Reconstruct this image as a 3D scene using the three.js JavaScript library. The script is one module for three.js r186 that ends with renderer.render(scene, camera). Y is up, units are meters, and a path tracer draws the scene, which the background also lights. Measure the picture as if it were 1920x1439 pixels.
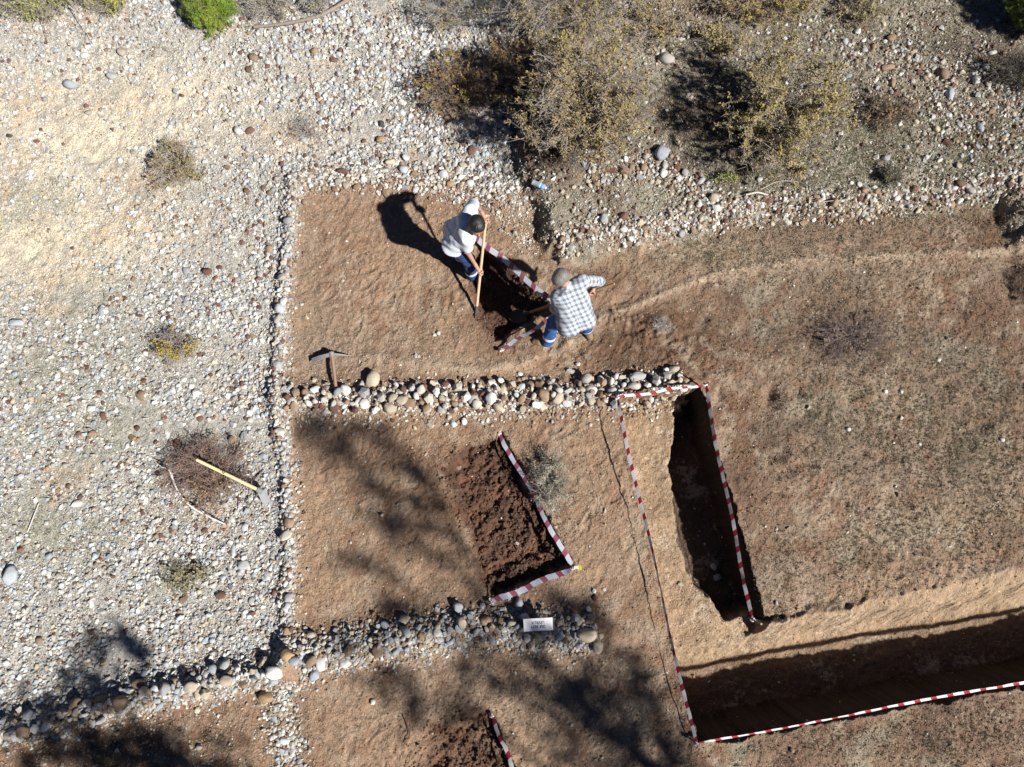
import * as THREE from 'three';
import { ConvexGeometry } from 'three/addons/geometries/ConvexGeometry.js';
import { mergeGeometries, mergeVertices } from 'three/addons/utils/BufferGeometryUtils.js';

// ---------- camera, sky, sun, exposure ----------
const scene = new THREE.Scene();
const CAM_H = 9, TILT = 10 * Math.PI / 180, FOV = 58.72;
const camera = new THREE.PerspectiveCamera(FOV, 1024 / 767, 0.1, 1500);
camera.position.set(0, CAM_H, 0);
camera.rotation.x = -(Math.PI / 2 - TILT);
camera.updateMatrixWorld();
scene.add(camera);
const renderer = new THREE.WebGLRenderer({ antialias: true });
renderer.setSize(1024, 767);
renderer.toneMapping = THREE.LinearToneMapping;
renderer.toneMappingExposure = 1.85;
renderer.shadowMap.enabled = true;

const SUN_EL = 43 * Math.PI / 180, SH = [-0.85, -0.527];          // SH: where shadows fall on the ground (x, z)
const toSun = new THREE.Vector3(-SH[0] * Math.cos(SUN_EL), Math.sin(SUN_EL), -SH[1] * Math.cos(SUN_EL)).normalize();
const COT = 1 / Math.tan(SUN_EL);
{ // a clear blue sky as light
  const w = 256, h = 128, d = new Float32Array(w * h * 4);
  for (let j = 0; j < h; j++) for (let i = 0; i < w; i++) {
    const v = (j + 0.5) / h, el = (v - 0.5) * Math.PI, az = ((i + 0.5) / w - 0.5) * 2 * Math.PI;
    const dir = new THREE.Vector3(Math.cos(el) * Math.cos(az), Math.sin(el), Math.cos(el) * Math.sin(az));
    const up = Math.max(0, dir.y), hz = Math.pow(1 - up, 3.2);
    const c = Math.max(0, dir.dot(toSun)), glow = 0.1 * Math.pow(c, 6) + 0.22 * Math.pow(c, 60);
    const k = (j * w + i) * 4;
    d[k] = 0.008 + 0.03 * hz + 0.25 * glow; d[k + 1] = 0.019 + 0.038 * hz + 0.24 * glow; d[k + 2] = 0.052 + 0.042 * hz + 0.22 * glow; d[k + 3] = 1;
    if (dir.y < 0) { const g = Math.min(1, -dir.y * 6); for (let m = 0; m < 3; m++) d[k + m] = d[k + m] * (1 - g) + [0.13, 0.11, 0.085][m] * g; }
  }
  const t = new THREE.DataTexture(d, w, h, THREE.RGBAFormat, THREE.FloatType);
  t.mapping = THREE.EquirectangularReflectionMapping; t.magFilter = THREE.LinearFilter; t.minFilter = THREE.LinearFilter;
  t.needsUpdate = true; scene.background = t; scene.environment = t;
}
const sun = new THREE.DirectionalLight(new THREE.Color(1, 0.962, 0.905), 4.4);
sun.position.copy(toSun).multiplyScalar(40); sun.castShadow = true; sun.shadow.radius = 2.3;
sun.shadow.mapSize.set(4096, 4096);
Object.assign(sun.shadow.camera, { left: -14, right: 14, top: 14, bottom: -14, near: 1, far: 90 });
scene.add(sun); scene.add(sun.target);

// ---------- helpers ----------
function rng(seed) { let a = seed >>> 0; return () => { a = (a + 0x6D2B79F5) | 0; let t = Math.imul(a ^ (a >>> 15), 1 | a); t = (t + Math.imul(t ^ (t >>> 7), 61 | t)) ^ t; return ((t ^ (t >>> 14)) >>> 0) / 4294967296; }; }
const R0 = rng(7);
const clamp = (x, a = 0, b = 1) => x < a ? a : x > b ? b : x;
const sm = (a, b, x) => { const t = clamp((x - a) / (b - a)); return t * t * (3 - 2 * t); };
const lerp = (a, b, t) => a + (b - a) * t;
const V = (x, y, z) => new THREE.Vector3(x, y, z);
const PERM = new Uint8Array(1024); { const r = rng(11), p = [...Array(256).keys()]; for (let i = 255; i > 0; i--) { const j = Math.floor(r() * (i + 1)); [p[i], p[j]] = [p[j], p[i]]; } for (let i = 0; i < 1024; i++) PERM[i] = p[i & 255]; }
const GX = new Float32Array(256), GY = new Float32Array(256); for (let i = 0; i < 256; i++) { const a = i / 256 * Math.PI * 2; GX[i] = Math.cos(a) * 1.5; GY[i] = Math.sin(a) * 1.5; }
function n2(x, y) {                                            // gradient noise, about -1..1
  const xf = Math.floor(x), yf = Math.floor(y), X = xf & 255, Y = yf & 255; x -= xf; y -= yf;
  const u = x * x * (3 - 2 * x), v = y * y * (3 - 2 * y);
  const a = PERM[X] + Y, b = PERM[X + 1] + Y;
  const h0 = PERM[a], h1 = PERM[b], h2 = PERM[a + 1], h3 = PERM[b + 1];
  const p = GX[h0] * x + GY[h0] * y, q = GX[h1] * (x - 1) + GY[h1] * y, r = GX[h2] * x + GY[h2] * (y - 1), s = GX[h3] * (x - 1) + GY[h3] * (y - 1);
  return (p + (q - p) * u) * (1 - v) + (r + (s - r) * u) * v;
}
const fbm = (x, y, o = 4) => { let s = 0, a = 0.5; for (let i = 0; i < o; i++) { s += a * n2(x, y); x = x * 2.03 + 17.1; y = y * 2.03 + 5.7; a *= 0.5; } return s; };
// the place was surveyed from the photograph: G() finds the point of a level plane that a picture point (1920 x 1439) shows
const FPX = 719.5 / Math.tan(FOV / 2 * Math.PI / 180), CT = Math.cos(TILT), ST = Math.sin(TILT);
function G(px, py, h = 0) {
  const u = (px - 960) / FPX, v = -(py - 719.5) / FPX;
  const dy = v * ST - CT, dz = -v * CT - ST, t = (h - CAM_H) / dy;
  return [u * t, dz * t];
}
const P3 = (px, py, h = 0) => { const [x, z] = G(px, py, h); return V(x, h, z); };
const M_PX = 1 / 139;                                          // metres per picture point on the ground
function poly(list) {
  const p = list.map(([x, y]) => G(x, y)), n = p.length;
  let x0 = 1e9, x1 = -1e9, z0 = 1e9, z1 = -1e9;
  for (const [x, z] of p) { x0 = Math.min(x0, x); x1 = Math.max(x1, x); z0 = Math.min(z0, z); z1 = Math.max(z1, z); }
  return (x, z) => {                                           // signed distance, negative inside
    if (x < x0 - 0.6 || x > x1 + 0.6 || z < z0 - 0.6 || z > z1 + 0.6) return 1;
    let d = 1e9, inside = false;
    for (let i = 0, j = n - 1; i < n; j = i++) {
      const [ax, az] = p[j], [bx, bz] = p[i], ex = bx - ax, ez = bz - az, wx = x - ax, wz = z - az;
      const t = clamp((wx * ex + wz * ez) / (ex * ex + ez * ez)), dx = wx - ex * t, dz = wz - ez * t;
      d = Math.min(d, dx * dx + dz * dz);
      if ((az > z) !== (bz > z) && x < (bx - ax) * (z - az) / (bz - az) + ax) inside = !inside;
    }
    return inside ? -Math.sqrt(d) : Math.sqrt(d);
  };
}
function pathOf(list) {
  const p = list.map(([x, y]) => G(x, y)), seg = []; let len = 0;
  for (let i = 1; i < p.length; i++) { const l = Math.hypot(p[i][0] - p[i - 1][0], p[i][1] - p[i - 1][1]); seg.push(len); len += l; }
  return {
    len,
    dist(x, z) { let d = 1e9; for (let i = 1; i < p.length; i++) { const [ax, az] = p[i - 1], ex = p[i][0] - ax, ez = p[i][1] - az, wx = x - ax, wz = z - az, t = clamp((wx * ex + wz * ez) / (ex * ex + ez * ez)); d = Math.min(d, Math.hypot(wx - ex * t, wz - ez * t)); } return d; },
    at(s, off = 0) { let i = 0; while (i < seg.length - 1 && seg[i + 1] < s) i++; const [ax, az] = p[i], ex = p[i + 1][0] - ax, ez = p[i + 1][1] - az, l = Math.hypot(ex, ez), t = (s - seg[i]) / l; return [ax + ex * t - ez / l * off, az + ez * t + ex / l * off]; },
  };
}
const used = {};
function numbered(name) { const k = used[name] = (used[name] ?? -1) + 1; return k ? name + '_' + String(k).padStart(3, '0') : name; }
function shadow(o) { o.traverse((c) => { if (c.isMesh) { c.castShadow = true; c.receiveShadow = true; } }); return o; }
function tag(o, label, category, group, kind) { o.userData = { label, category }; if (group) o.userData.group = group; if (kind) o.userData.kind = kind; return o; }
function thing(name, label, category, pos, group) { const o = new THREE.Group(); o.name = numbered(name); if (pos) o.position.copy(pos); scene.add(o); tag(o, label, category, group); return o; }
function part(name, geo, mat, parent) { const m = new THREE.Mesh(geo, mat); m.name = name; m.castShadow = m.receiveShadow = true; parent.add(m); return m; }
const mat = (r, g, b, rough = 0.9, o = {}) => new THREE.MeshStandardMaterial({ color: new THREE.Color().setRGB(r, g, b), roughness: rough, ...o });
const C = (r, g, b) => new THREE.Color().setRGB(r, g, b);

// ---------- textures ----------
function dataTex(w, h, fn, srgb) {
  const d = new Uint8Array(w * h * 4);
  for (let j = 0; j < h; j++) for (let i = 0; i < w; i++) fn(i, j, d, (j * w + i) * 4);
  const t = new THREE.DataTexture(d, w, h, THREE.RGBAFormat); t.magFilter = THREE.LinearFilter; t.minFilter = THREE.LinearFilter;
  t.wrapS = t.wrapT = THREE.RepeatWrapping; if (srgb) t.colorSpace = THREE.SRGBColorSpace; t.needsUpdate = true; return t;
}
const toS = (x) => Math.round(255 * (x <= 0.0031308 ? 12.92 * x : 1.055 * Math.pow(x, 1 / 2.4) - 0.055));
const stoneTex = dataTex(256, 256, (i, j, d, k) => {
  const x = i / 256 * 6, y = j / 256 * 6; const vein = Math.abs(fbm(x * 0.8 + 3, y * 0.8, 3)) < 0.025 ? 1.15 : 1;
  const v = clamp((0.8 + 0.22 * fbm(x, y, 4) + 0.14 * n2(x * 9, y * 9)) * vein, 0.3, 1); d[k] = d[k + 1] = d[k + 2] = toS(v); d[k + 3] = 255; d[k + 2] = toS(v * 0.97);
}, true);
const grainBump = dataTex(1024, 1024, (i, j, d, k) => {         // repeats seamlessly: noise summed with period 1024
  let s = 0; for (const [f, a] of [[16, 0.3], [40, 0.3], [90, 0.25], [170, 0.2]]) { const x = i / 1024 * f, y = j / 1024 * f; const bx = x % f, by = y % f, wx = sm(0.85, 1, i / 1024), wy = sm(0.85, 1, j / 1024); const N = (p, q) => n2(p + f, q + f * 2); s += a * lerp(lerp(N(bx, by), N(bx - f, by), wx), lerp(N(bx, by - f), N(bx - f, by - f), wx), wy); }
  const v = clamp(0.5 + s * 0.7) * 255; d[k] = d[k + 1] = d[k + 2] = v; d[k + 3] = 255;
});

// ---------- the lie of the land ----------
const zGravel = poly([[-500, -400], [1010, -400], [985, 60], [955, 230], [985, 320], [960, 345], [880, 350], [780, 338], [640, 333], [565, 345], [550, 420], [535, 560], [528, 740], [545, 900], [550, 1100], [548, 1236], [440, 1262], [300, 1300], [0, 1365], [-500, 1440]]);
const zPlateau = poly([[965, 215], [978, 290], [990, 370], [1015, 450], [1050, 492], [1120, 486], [1200, 466], [1310, 440], [1450, 410], [1700, 392], [1872, 380], [1892, 465], [2300, 455], [2300, -500], [1000, -500], [985, 60]]);
const zLong = poly([[1156, 746], [1310, 728], [1346, 850], [1377, 960], [1406, 1060], [1428, 1162], [1560, 1143], [1720, 1103], [1920, 1066], [2300, 1000], [2300, 1212], [1920, 1287], [1308, 1395], [1228, 1060]]);
const zArm = poly([[1150, 740], [1325, 715], [1362, 850], [1394, 960], [1422, 1060], [1446, 1166], [1420, 1220], [1285, 1290], [1225, 1060]]);
const zSlot = poly([[1276, 772], [1300, 744], [1313, 734], [1347, 850], [1378, 960], [1407, 1060], [1426, 1150], [1402, 1166], [1374, 1164], [1338, 1130], [1304, 1080], [1284, 1015], [1272, 950], [1266, 860]]);
const zPit = poly([[938, 808], [1005, 935], [1074, 1062], [1000, 1094], [922, 1127], [885, 1040], [838, 935], [812, 878], [860, 838]]);
const zSouthPit = poly([[800, 1352], [860, 1332], [922, 1342], [945, 1395], [985, 1490], [750, 1490]]);
const zDig = poly([[882, 530], [897, 455], [965, 508], [1032, 566], [998, 600], [942, 636], [922, 634], [897, 600], [890, 565]]);
const southLine = [G(1308, 1395), G(1920, 1287)];
const fromSouth = (x, z) => { const [[ax, az], [bx, bz]] = southLine, l = Math.hypot(bx - ax, bz - az); return ((x - ax) * (bz - az) - (z - az) * (bx - ax)) / l; };
const wallPaths = {
  west: pathOf([[553, 338], [543, 420], [530, 560], [522, 690], [518, 748], [524, 810], [540, 900], [543, 1000], [539, 1120], [543, 1225]]),
  middle: pathOf([[535, 748], [640, 752], [760, 745], [900, 746], [1050, 738], [1130, 738], [1280, 718]]),
  cross: pathOf([[560, 1228], [640, 1212], [760, 1188], [880, 1172], [980, 1172], [1112, 1188]]),
  southwest: pathOf([[-60, 1380], [100, 1346], [220, 1314], [330, 1290], [430, 1268], [528, 1254]]),
  north: pathOf([[560, 336], [640, 328], [760, 328], [860, 345], [970, 365]]),
  bank: pathOf([[1045, 470], [1110, 445], [1200, 442], [1300, 425], [1450, 398], [1600, 395], [1750, 375], [1960, 345]]),
  foot: pathOf([[1095, 338], [1150, 328], [1220, 325], [1290, 370], [1340, 405]]),
  south: pathOf([[530, 1275], [526, 1350], [545, 1450]]),
};
const track = pathOf([[690, 668], [880, 695], [980, 682], [1060, 652], [1130, 600], [1210, 563], [1350, 512], [1520, 488], [1920, 470], [2100, 465]]);
const holes = `1447,742,14,22,.12;1348,742,8,18,.06;1500,735,10,14,.05;1045,652,18,10,.05;1082,655,14,12,.05;1025,668,14,9,.04;1185,620,20,14,.05;1260,650,26,16,.05;1235,1120,10,8,.03;1590,945,8,6,.04;1625,850,9,8,.05;1660,860,8,6,.04;1700,1240,10,8,.04;1515,775,12,9,.05;1010,395,20,50,.1;1185,325,30,16,.05;730,560,20,14,.02;690,530,22,16,.02;850,610,20,12,.02;1690,1065,10,6,.03;1520,870,22,10,.05;1320,600,10,8,.04;1480,880,14,8,.05;1845,800,10,8,.05;1530,1130,8,6,.03;1780,720,14,9,.05;1905,520,24,60,.14;610,560,22,14,.02;600,900,14,12,.02;700,1180,20,12,.03;1175,1000,10,8,.02`.split(';').map((s) => { const [x, y, w, h, d] = s.split(',').map(Number); return [...G(x, y), w * M_PX, h * M_PX, d]; });
const prints = []; { const r = rng(404), Q = (x0, y0, x1, y1, n) => { for (let i = 0; i < n; i++) { const [x, z] = G(lerp(x0, x1, r()), lerp(y0, y1, r())); prints.push([x, z, r() * 6.283, 0.004 + 0.008 * r()]); } }; Q(575, 380, 1000, 690, 46); Q(570, 800, 900, 1130, 26); Q(1000, 500, 1320, 720, 40); Q(960, 800, 1230, 1150, 26); Q(570, 1260, 1250, 1439, 34); Q(1180, 780, 1270, 1230, 14); Q(1330, 560, 1900, 1100, 40); Q(1420, 1120, 1900, 1210, 18); }
const mounds = '1215,622,55,30,.06;1160,600,40,22,.04;1275,655,50,28,.05;1130,545,40,18,.04;1090,650,50,18,.03;960,655,40,14,.03;800,930,30,40,.03;1190,700,50,20,.04;850,560,30,40,.03;1345,690,40,24,.04'.split(';').map((s) => { const [x, y, w, h, d] = s.split(',').map(Number); return [...G(x, y), w * M_PX, h * M_PX, d]; });
function height0(x, z) {
  const far = sm(9, 30, Math.hypot(x, z));
  let h = 0.06 * n2(x * 0.33 + 4, z * 0.33) + 0.025 * n2(x * 1.1, z * 1.1 + 9) + 1.6 * far * n2(x * 0.015, z * 0.015);
  if (far > 0.99) return h;
  const wx = 0.05 * n2(x * 3.1, z * 3.1) + 0.02 * n2(x * 11, z * 11), wz = 0.05 * n2(x * 3.1 + 40, z * 3.1) + 0.02 * n2(x * 11, z * 11 + 30);
  const grav = sm(0.1, -0.15, zGravel(x + wx, z + wz));
  h -= 0.03 * grav;
  h += 0.26 * sm(0.1, -0.22, zPlateau(x + wx * 2, z + wz * 2));
  h += 0.014 * n2(x * 4.3, z * 4.3) + 0.011 * n2(x * 9 + 3, z * 9) + (0.008 * n2(x * 21, z * 21) + 0.005 * n2(x * 43, z * 43 + 7)) * (1.2 - 0.5 * grav) * (0.75 + 0.8 * Math.max(0, n2(x * 0.8 + 3, z * 0.8)));
  const W = wallPaths;
  h += 0.075 * Math.exp(-((W.west.dist(x, z) / 0.11) ** 2));
  h += 0.11 * Math.exp(-((W.middle.dist(x, z) / 0.2) ** 2)) + 0.16 * Math.exp(-((W.cross.dist(x, z) / 0.23) ** 2)) + 0.14 * Math.exp(-((W.southwest.dist(x, z) / 0.17) ** 2));
  h += 0.05 * Math.exp(-((W.north.dist(x, z) / 0.3) ** 2));
  const td = track.dist(x, z + 0.03 * n2(x * 1.5, z)); h += 0.03 * Math.exp(-((td / 0.07) ** 2));
  for (const [hx, hz, rx, rz, d] of holes) { const q = ((x - hx) / rx) ** 2 + ((z - hz) / rz) ** 2; if (q < 6) h -= d * Math.exp(-q * (1.2 + 0.5 * n2(x * 9, z * 9))); }
  for (const [fx, fz, a, d] of prints) { const ux = x - fx, uz = z - fz; if (ux * ux + uz * uz > 0.04) continue; const l = ux * Math.cos(a) + uz * Math.sin(a), w = -ux * Math.sin(a) + uz * Math.cos(a), q = Math.hypot(l / 0.135, w / (0.05 - 0.012 * Math.sin(l * 14))); h += -d * sm(1.12, 0.8, q) + d * 0.5 * Math.exp(-(((q - 1.3) / 0.2) ** 2)); }
  for (const [mx, mz, a, b, d] of mounds) { const q = ((x - mx) / a) ** 2 + ((z - mz) / b) ** 2; if (q < 5) h += Math.exp(-q) * (d + 0.03 * n2(x * 8, z * 8) + 0.022 * n2(x * 17, z * 17)); }
  return h;
}
const edgeWarp = (x, z) => [0.05 * n2(x * 2.7, z * 2.7) + 0.03 * n2(x * 9, z * 9) + 0.012 * n2(x * 24, z * 24), 0.05 * n2(x * 2.7 + 40, z * 2.7) + 0.03 * n2(x * 9, z * 9 + 30) + 0.012 * n2(x * 24, z * 24 + 9)];
function height(x, z) {
  let h = height0(x, z);
  if (Math.abs(x) > 12 || z < -9 || z > 6) return h;
  const [wx, wz] = edgeWarp(x, z);
  const clod = 0.03 * n2(x * 7, z * 7) + 0.022 * n2(x * 15 + 9, z * 15) + 0.01 * n2(x * 31, z * 31);
  let d = zLong(x + wx, z + wz);
  if (d < 0.08) {
    const s = fromSouth(x + wx, z + wz);
    const deep = 0.82 * (1 - sm(0.72, 1.28, s)) * sm(-0.02, 0.08, s + 0.02);
    const arm = (0.33 + 0.04 * n2(x * 2.5, z * 2.5)) * sm(0.02, -0.07, zArm(x + wx, z + wz)) + 0.42 * sm(0.02, -0.09, zSlot(x + wx, z + wz));
    const rim = 0.1 * sm(0, -0.3, d);
    const depth = Math.max(deep, arm, rim);
    h = lerp(h, -depth + 0.35 * clod + 0.03 * n2(x * 1.8, z * 1.8), sm(0.012, -0.03, d));
    h += 0.02 * Math.exp(-((d / 0.05) ** 2));
  }
  d = zPit(x + wx, z + wz); if (d < 0.06) h = lerp(h, -0.24 + 1.8 * clod, sm(0.02, lerp(-0.4, -0.06, sm(-0.95, -0.45, x)), d));
  d = zSouthPit(x + wx, z + wz); if (d < 0.06) h = lerp(h, -0.2 + 1.7 * clod, sm(0.02, lerp(-0.35, -0.06, sm(-0.8, -0.35, x)), d));
  d = zDig(x + wx, z + wz); if (d < 0.06) h = lerp(h, -0.21 + 1.2 * clod, sm(0.02, -0.1, d));
  return h;
}
// fine grid where the photograph looks, wide cells out to the horizon
const X0 = -8.3, X1 = 8.3, Z0 = -8.1, Z1 = 4.1, STEP = 0.018;
function axis(a, b) { const out = []; let s = STEP, p = a; const lo = []; while (p > -420) { s *= 1.28; p -= s; lo.push(p); } lo.reverse(); out.push(...lo); const n = Math.round((b - a) / STEP); for (let i = 0; i <= n; i++) out.push(a + (b - a) * i / n); s = STEP; p = b; while (p < 420) { s *= 1.28; p += s; out.push(p); } return out; }
const AX = axis(X0, X1), AZ = axis(Z0, Z1), NX = AX.length, NZ = AZ.length, HT = new Float32Array(NX * NZ);
const iX0 = AX.indexOf(X0), iZ0 = AZ.indexOf(Z0), nFX = Math.round((X1 - X0) / STEP), nFZ = Math.round((Z1 - Z0) / STEP);
for (let j = 0; j < NZ; j++) for (let i = 0; i < NX; i++) HT[j * NX + i] = height(AX[i], AZ[j]);
function hAt(x, z) {
  const fx = clamp((x - X0) / (X1 - X0) * nFX, 0, nFX - 0.001), fz = clamp((z - Z0) / (Z1 - Z0) * nFZ, 0, nFZ - 0.001), i = Math.floor(fx), j = Math.floor(fz), u = fx - i, v = fz - j, k = (j + iZ0) * NX + i + iX0;
  if (x < X0 || x > X1 || z < Z0 || z > Z1) return height(x, z);
  return lerp(lerp(HT[k], HT[k + 1], u), lerp(HT[k + NX], HT[k + NX + 1], u), v);
}
const onGround = (px, py, dy = 0) => { let h = 0; for (let k = 0; k < 4; k++) { const [x, z] = G(px, py, h); h = hAt(x, z); } const [x, z] = G(px, py, h); return V(x, h + dy, z); };

// soft areas of tone: [picture x, y, radius x, radius y, strength]
function blobs(text) { const list = text.split(';').map((s) => { const [x, y, a, b, k] = s.split(',').map(Number); return [...G(x, y), a * M_PX, b * M_PX, k]; }); return (x, z) => { let s = 0; for (const [bx, bz, a, b, k] of list) { const q = ((x - bx) / a) ** 2 + ((z - bz) / b) ** 2; if (q < 5) s += k * Math.exp(-q); } return s; }; }
const darkSoil = blobs('1230,620,90,60,.9;1190,650,80,40,.7;1290,640,90,40,.6;1370,780,45,70,.8;1140,690,60,30,.5;800,870,60,40,.5;830,950,40,60,.4;960,660,60,20,.4;1330,700,60,30,.6;1400,900,40,120,.45;1430,1060,50,110,.4;1850,600,90,110,.6;1880,450,60,60,.7;1450,650,120,60,.3;1120,520,80,25,.6;1020,430,30,60,.9;1700,800,120,60,.25;1560,560,200,50,.25;980,540,120,70,.3;930,830,40,60,.4;1290,1350,30,90,.6;1240,1280,30,50,.4;720,1170,50,20,.5;1060,660,60,25,.3;1600,1390,300,40,.25;200,1400,240,60,.7;940,600,80,60,.5;1850,430,120,30,.5;1200,760,120,25,.4');
const paleSoil = blobs('1700,1120,220,30,.8;1500,1190,170,35,.8;1840,1110,120,40,.8;1640,1010,220,50,.35;1330,1190,70,60,.5;1200,900,40,200,.35;800,520,50,70,.25;650,1000,90,130,.2;1250,1120,60,80,.4;930,690,160,12,.7;1600,485,300,16,.55;1350,512,120,12,.5;640,1330,80,80,.15;1110,900,60,160,.2;1780,1180,120,30,.6;1820,960,120,80,.2');
const greySoil = blobs('600,600,60,120,.35;640,680,100,40,.45;720,640,120,50,.3;1350,480,180,40,.5;1700,640,160,90,.35;1600,780,120,80,.5;1750,900,160,70,.5;1480,1110,90,50,.5;880,1280,240,60,.45;570,800,40,40,.3;1150,1330,150,90,.5;1540,520,200,50,.4;1040,920,50,70,.5;570,470,30,90,.2');
const greenTint = blobs('120,700,160,120,.7;90,1000,120,80,.8;60,380,90,60,.6;330,1080,60,40,.4;1600,760,150,90,.35;1700,300,200,90,.8;1450,320,160,70,.6;1850,850,120,120,.3;1400,200,140,120,.4;1320,480,140,30,.3;200,540,120,40,.3;1650,530,140,40,.25;180,820,120,50,.5');
const creamTint = blobs('120,250,260,170,1;60,480,200,90,.9;380,180,160,100,.6;230,430,140,60,.5;560,260,90,50,.4;600,120,80,40,.4');
const litterShade = blobs('1075,270,110,110,1;1010,270,60,70,.9;1090,200,90,70,.8;1420,270,110,90,1;1330,240,90,80,.9;880,150,120,60,.9;780,180,60,40,.4;1850,115,80,40,.8;1890,160,60,40,.7;1650,235,70,40,.7;960,110,70,60,.6;1050,40,140,50,.6;380,880,80,60,.7;1600,640,110,60,.6;328,305,40,40,.4;328,640,40,35,.4;1030,890,35,50,.5;1300,40,40,20,.7;1760,110,60,25,.6;1800,170,60,40,.5;1240,330,60,25,.5;1570,190,40,30,.4;1830,280,40,30,.4');  // leaf litter, plus shrub shade painted into the ground tone
const rustTint = blobs('560,250,50,40,.7;70,40,90,30,.7;240,340,60,30,.4;180,190,120,30,.4;1000,300,60,80,.5;380,940,80,60,.35;860,200,120,80,.8;760,310,30,20,.7;1660,210,50,30,.5;1310,40,60,30,.7;500,500,20,20,.3;280,1010,60,30,.3;1830,130,60,30,.4;30,190,30,20,.4');
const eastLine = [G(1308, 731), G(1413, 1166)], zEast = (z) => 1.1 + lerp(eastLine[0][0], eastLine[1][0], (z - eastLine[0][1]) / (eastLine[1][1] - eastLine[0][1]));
function soilAt(x, z) {                                        // colour of bare ground, linear, with shade painted in at trench and shrubs
  const a = fbm(x * 0.9 + 31, z * 0.9, 3), b = fbm(x * 4.1, z * 4.1 + 7, 3), c = n2(x * 17, z * 17), e = n2(x * 46 + 9, z * 46);
  const wx = 0.08 * n2(x * 2.3, z * 2.3) + 0.04 * n2(x * 9, z * 9), wz = 0.08 * n2(x * 2.3 + 40, z * 2.3) + 0.04 * n2(x * 9, z * 9 + 30);
  let r = 0.25, g = 0.168, bl = 0.108;
  const tint = (R, Gc, B, k) => { k = clamp(k); r = lerp(r, R, k); g = lerp(g, Gc, k); bl = lerp(bl, B, k); };
  const east = sm(1.2, 3.0, x + 0.5 * a + 0.25 * (z + 2)); tint(0.185, 0.125, 0.085, 0.85 * east); tint(0.08, 0.048, 0.032, east * 0.85 * sm(0.02, 0.35, fbm(x * 1.6 + 60, z * 1.6, 3))); tint(0.25, 0.225, 0.165, east * 0.85 * sm(0.05, 0.35, fbm(x * 1.3, z * 1.3 + 80, 3)));
  tint(0.225, 0.185, 0.14, greySoil(x, z) * (0.8 + 0.9 * b)); tint(0.1, 0.056, 0.032, darkSoil(x, z) * (1.15 + 1.1 * b)); tint(0.35, 0.25, 0.16, paleSoil(x, z) * (0.9 + 0.6 * b));
  tint(0.18, 0.19, 0.12, greenTint(x, z) * 0.5 * (1 + b)); { const td = track.dist(x + 0.04 * n2(x * 2, z * 2), z + 0.05 * n2(x * 1.3, z)); if (td < 0.5) { tint(0.36, 0.28, 0.2, 0.95 * Math.exp(-((td / 0.045) ** 2)) * (0.9 + b)); tint(0.27, 0.205, 0.145, 0.6 * sm(0.3, 0.05, td) * sm(-0.2, 0.5, n2(td * 34 + x * 0.4, x * 0.7))); } }
  tint(0.175, 0.103, 0.062, 0.7 * sm(0.0, 0.4, b + 0.5 * a)); tint(0.32, 0.245, 0.175, 0.7 * sm(0.0, 0.42, -b + 0.6 * a));
  const pl = sm(0.1, -0.2, zPlateau(x + wx * 2, z + wz * 2));
  if (pl > 0) { tint(0.27, 0.25, 0.195, 0.88 * pl); tint(0.12, 0.085, 0.055, pl * 0.8 * sm(0.05, 0.4, fbm(x * 1.9 + 20, z * 1.9 + 5, 3))); tint(0.17, 0.165, 0.115, pl * sm(-0.1, 0.4, b + 0.3 * a) * 0.7); tint(0.2, 0.11, 0.06, pl * rustTint(x, z)); }
  const gv = sm(0.12, -0.12, zGravel(x + wx, z + wz));
  if (gv > 0) {
    const k = gv; tint(0.38, 0.365, 0.33, 0.94 * k); tint(0.62, 0.53, 0.39, k * 1.1 * creamTint(x, z) * (0.7 + 0.8 * b)); tint(0.27, 0.27, 0.2, k * 0.8 * greenTint(x, z) * (0.8 + b)); tint(0.37, 0.22, 0.12, k * rustTint(x, z) * (0.7 + b)); tint(0.42, 0.3, 0.19, k * 0.5 * sm(0.1, 0.45, a + b * 0.5));
  }
  tint(0.062, 0.045, 0.032, litterShade(x, z) * (0.9 + 0.8 * b));
  const pit = Math.max(sm(0.02 + 0.1 * b, -0.09 + 0.1 * b, zPit(x + wx * 0.6, z + wz * 0.6)), 0.85 * sm(0.1 + 0.2 * b, -0.2 + 0.15 * b, zSouthPit(x + wx, z + wz)), sm(0.06 + 0.1 * b, -0.06, zDig(x + wx * 0.5, z + wz * 0.5)));
  if (pit > 0) { const p = 0.9 * pit; tint(0.068, 0.031, 0.018, p); tint(0.13, 0.062, 0.034, pit * 0.8 * sm(0, 0.4, b)); }
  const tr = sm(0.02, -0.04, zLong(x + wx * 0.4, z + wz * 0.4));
  if (zLong(x, z) < 0.12) { const s = fromSouth(x, z), [ex, ez] = edgeWarp(x, z); tint(0.31, 0.22, 0.135, 0.75 * tr * sm(0.0, 0.9, s)); tint(0.11, 0.07, 0.045, 0.85 * tr * sm(0.9, 0.3, s)); tint(0.065, 0.042, 0.028, 0.9 * sm(0.02, -0.05, zSlot(x + ex, z + ez))); tint(0.5, 0.44, 0.35, 0.6 * tr * 0.55 * sm(0.28, 0.5, fbm(x * 2.2 + 70, z * 3, 3) + 0.1 + 0.25 * c + 0.2 * e)); const de = zLong(x + ex, z + ez); tint(0.02, 0.013, 0.009, 0.98 * sm(-0.1, -0.05, de) * sm(0.022, 0.014, de) * Math.max(sm(0.5, 0.2, s), zArm(x, z) < 0.2 && x > -1.2 + zEast(z) ? 1 : 0)); }  // near-black wall band and dark floor by the south edge are painted shade
  const v = 1 + 0.28 * b + 0.2 * c + 0.2 * e + 0.14 * n2(x * 95, z * 95); const w = v * lerp(1.06, 1, Math.max(gv, pit)); return [r * w, g * w * lerp(0.985, 1, gv), bl * w];
}
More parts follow.
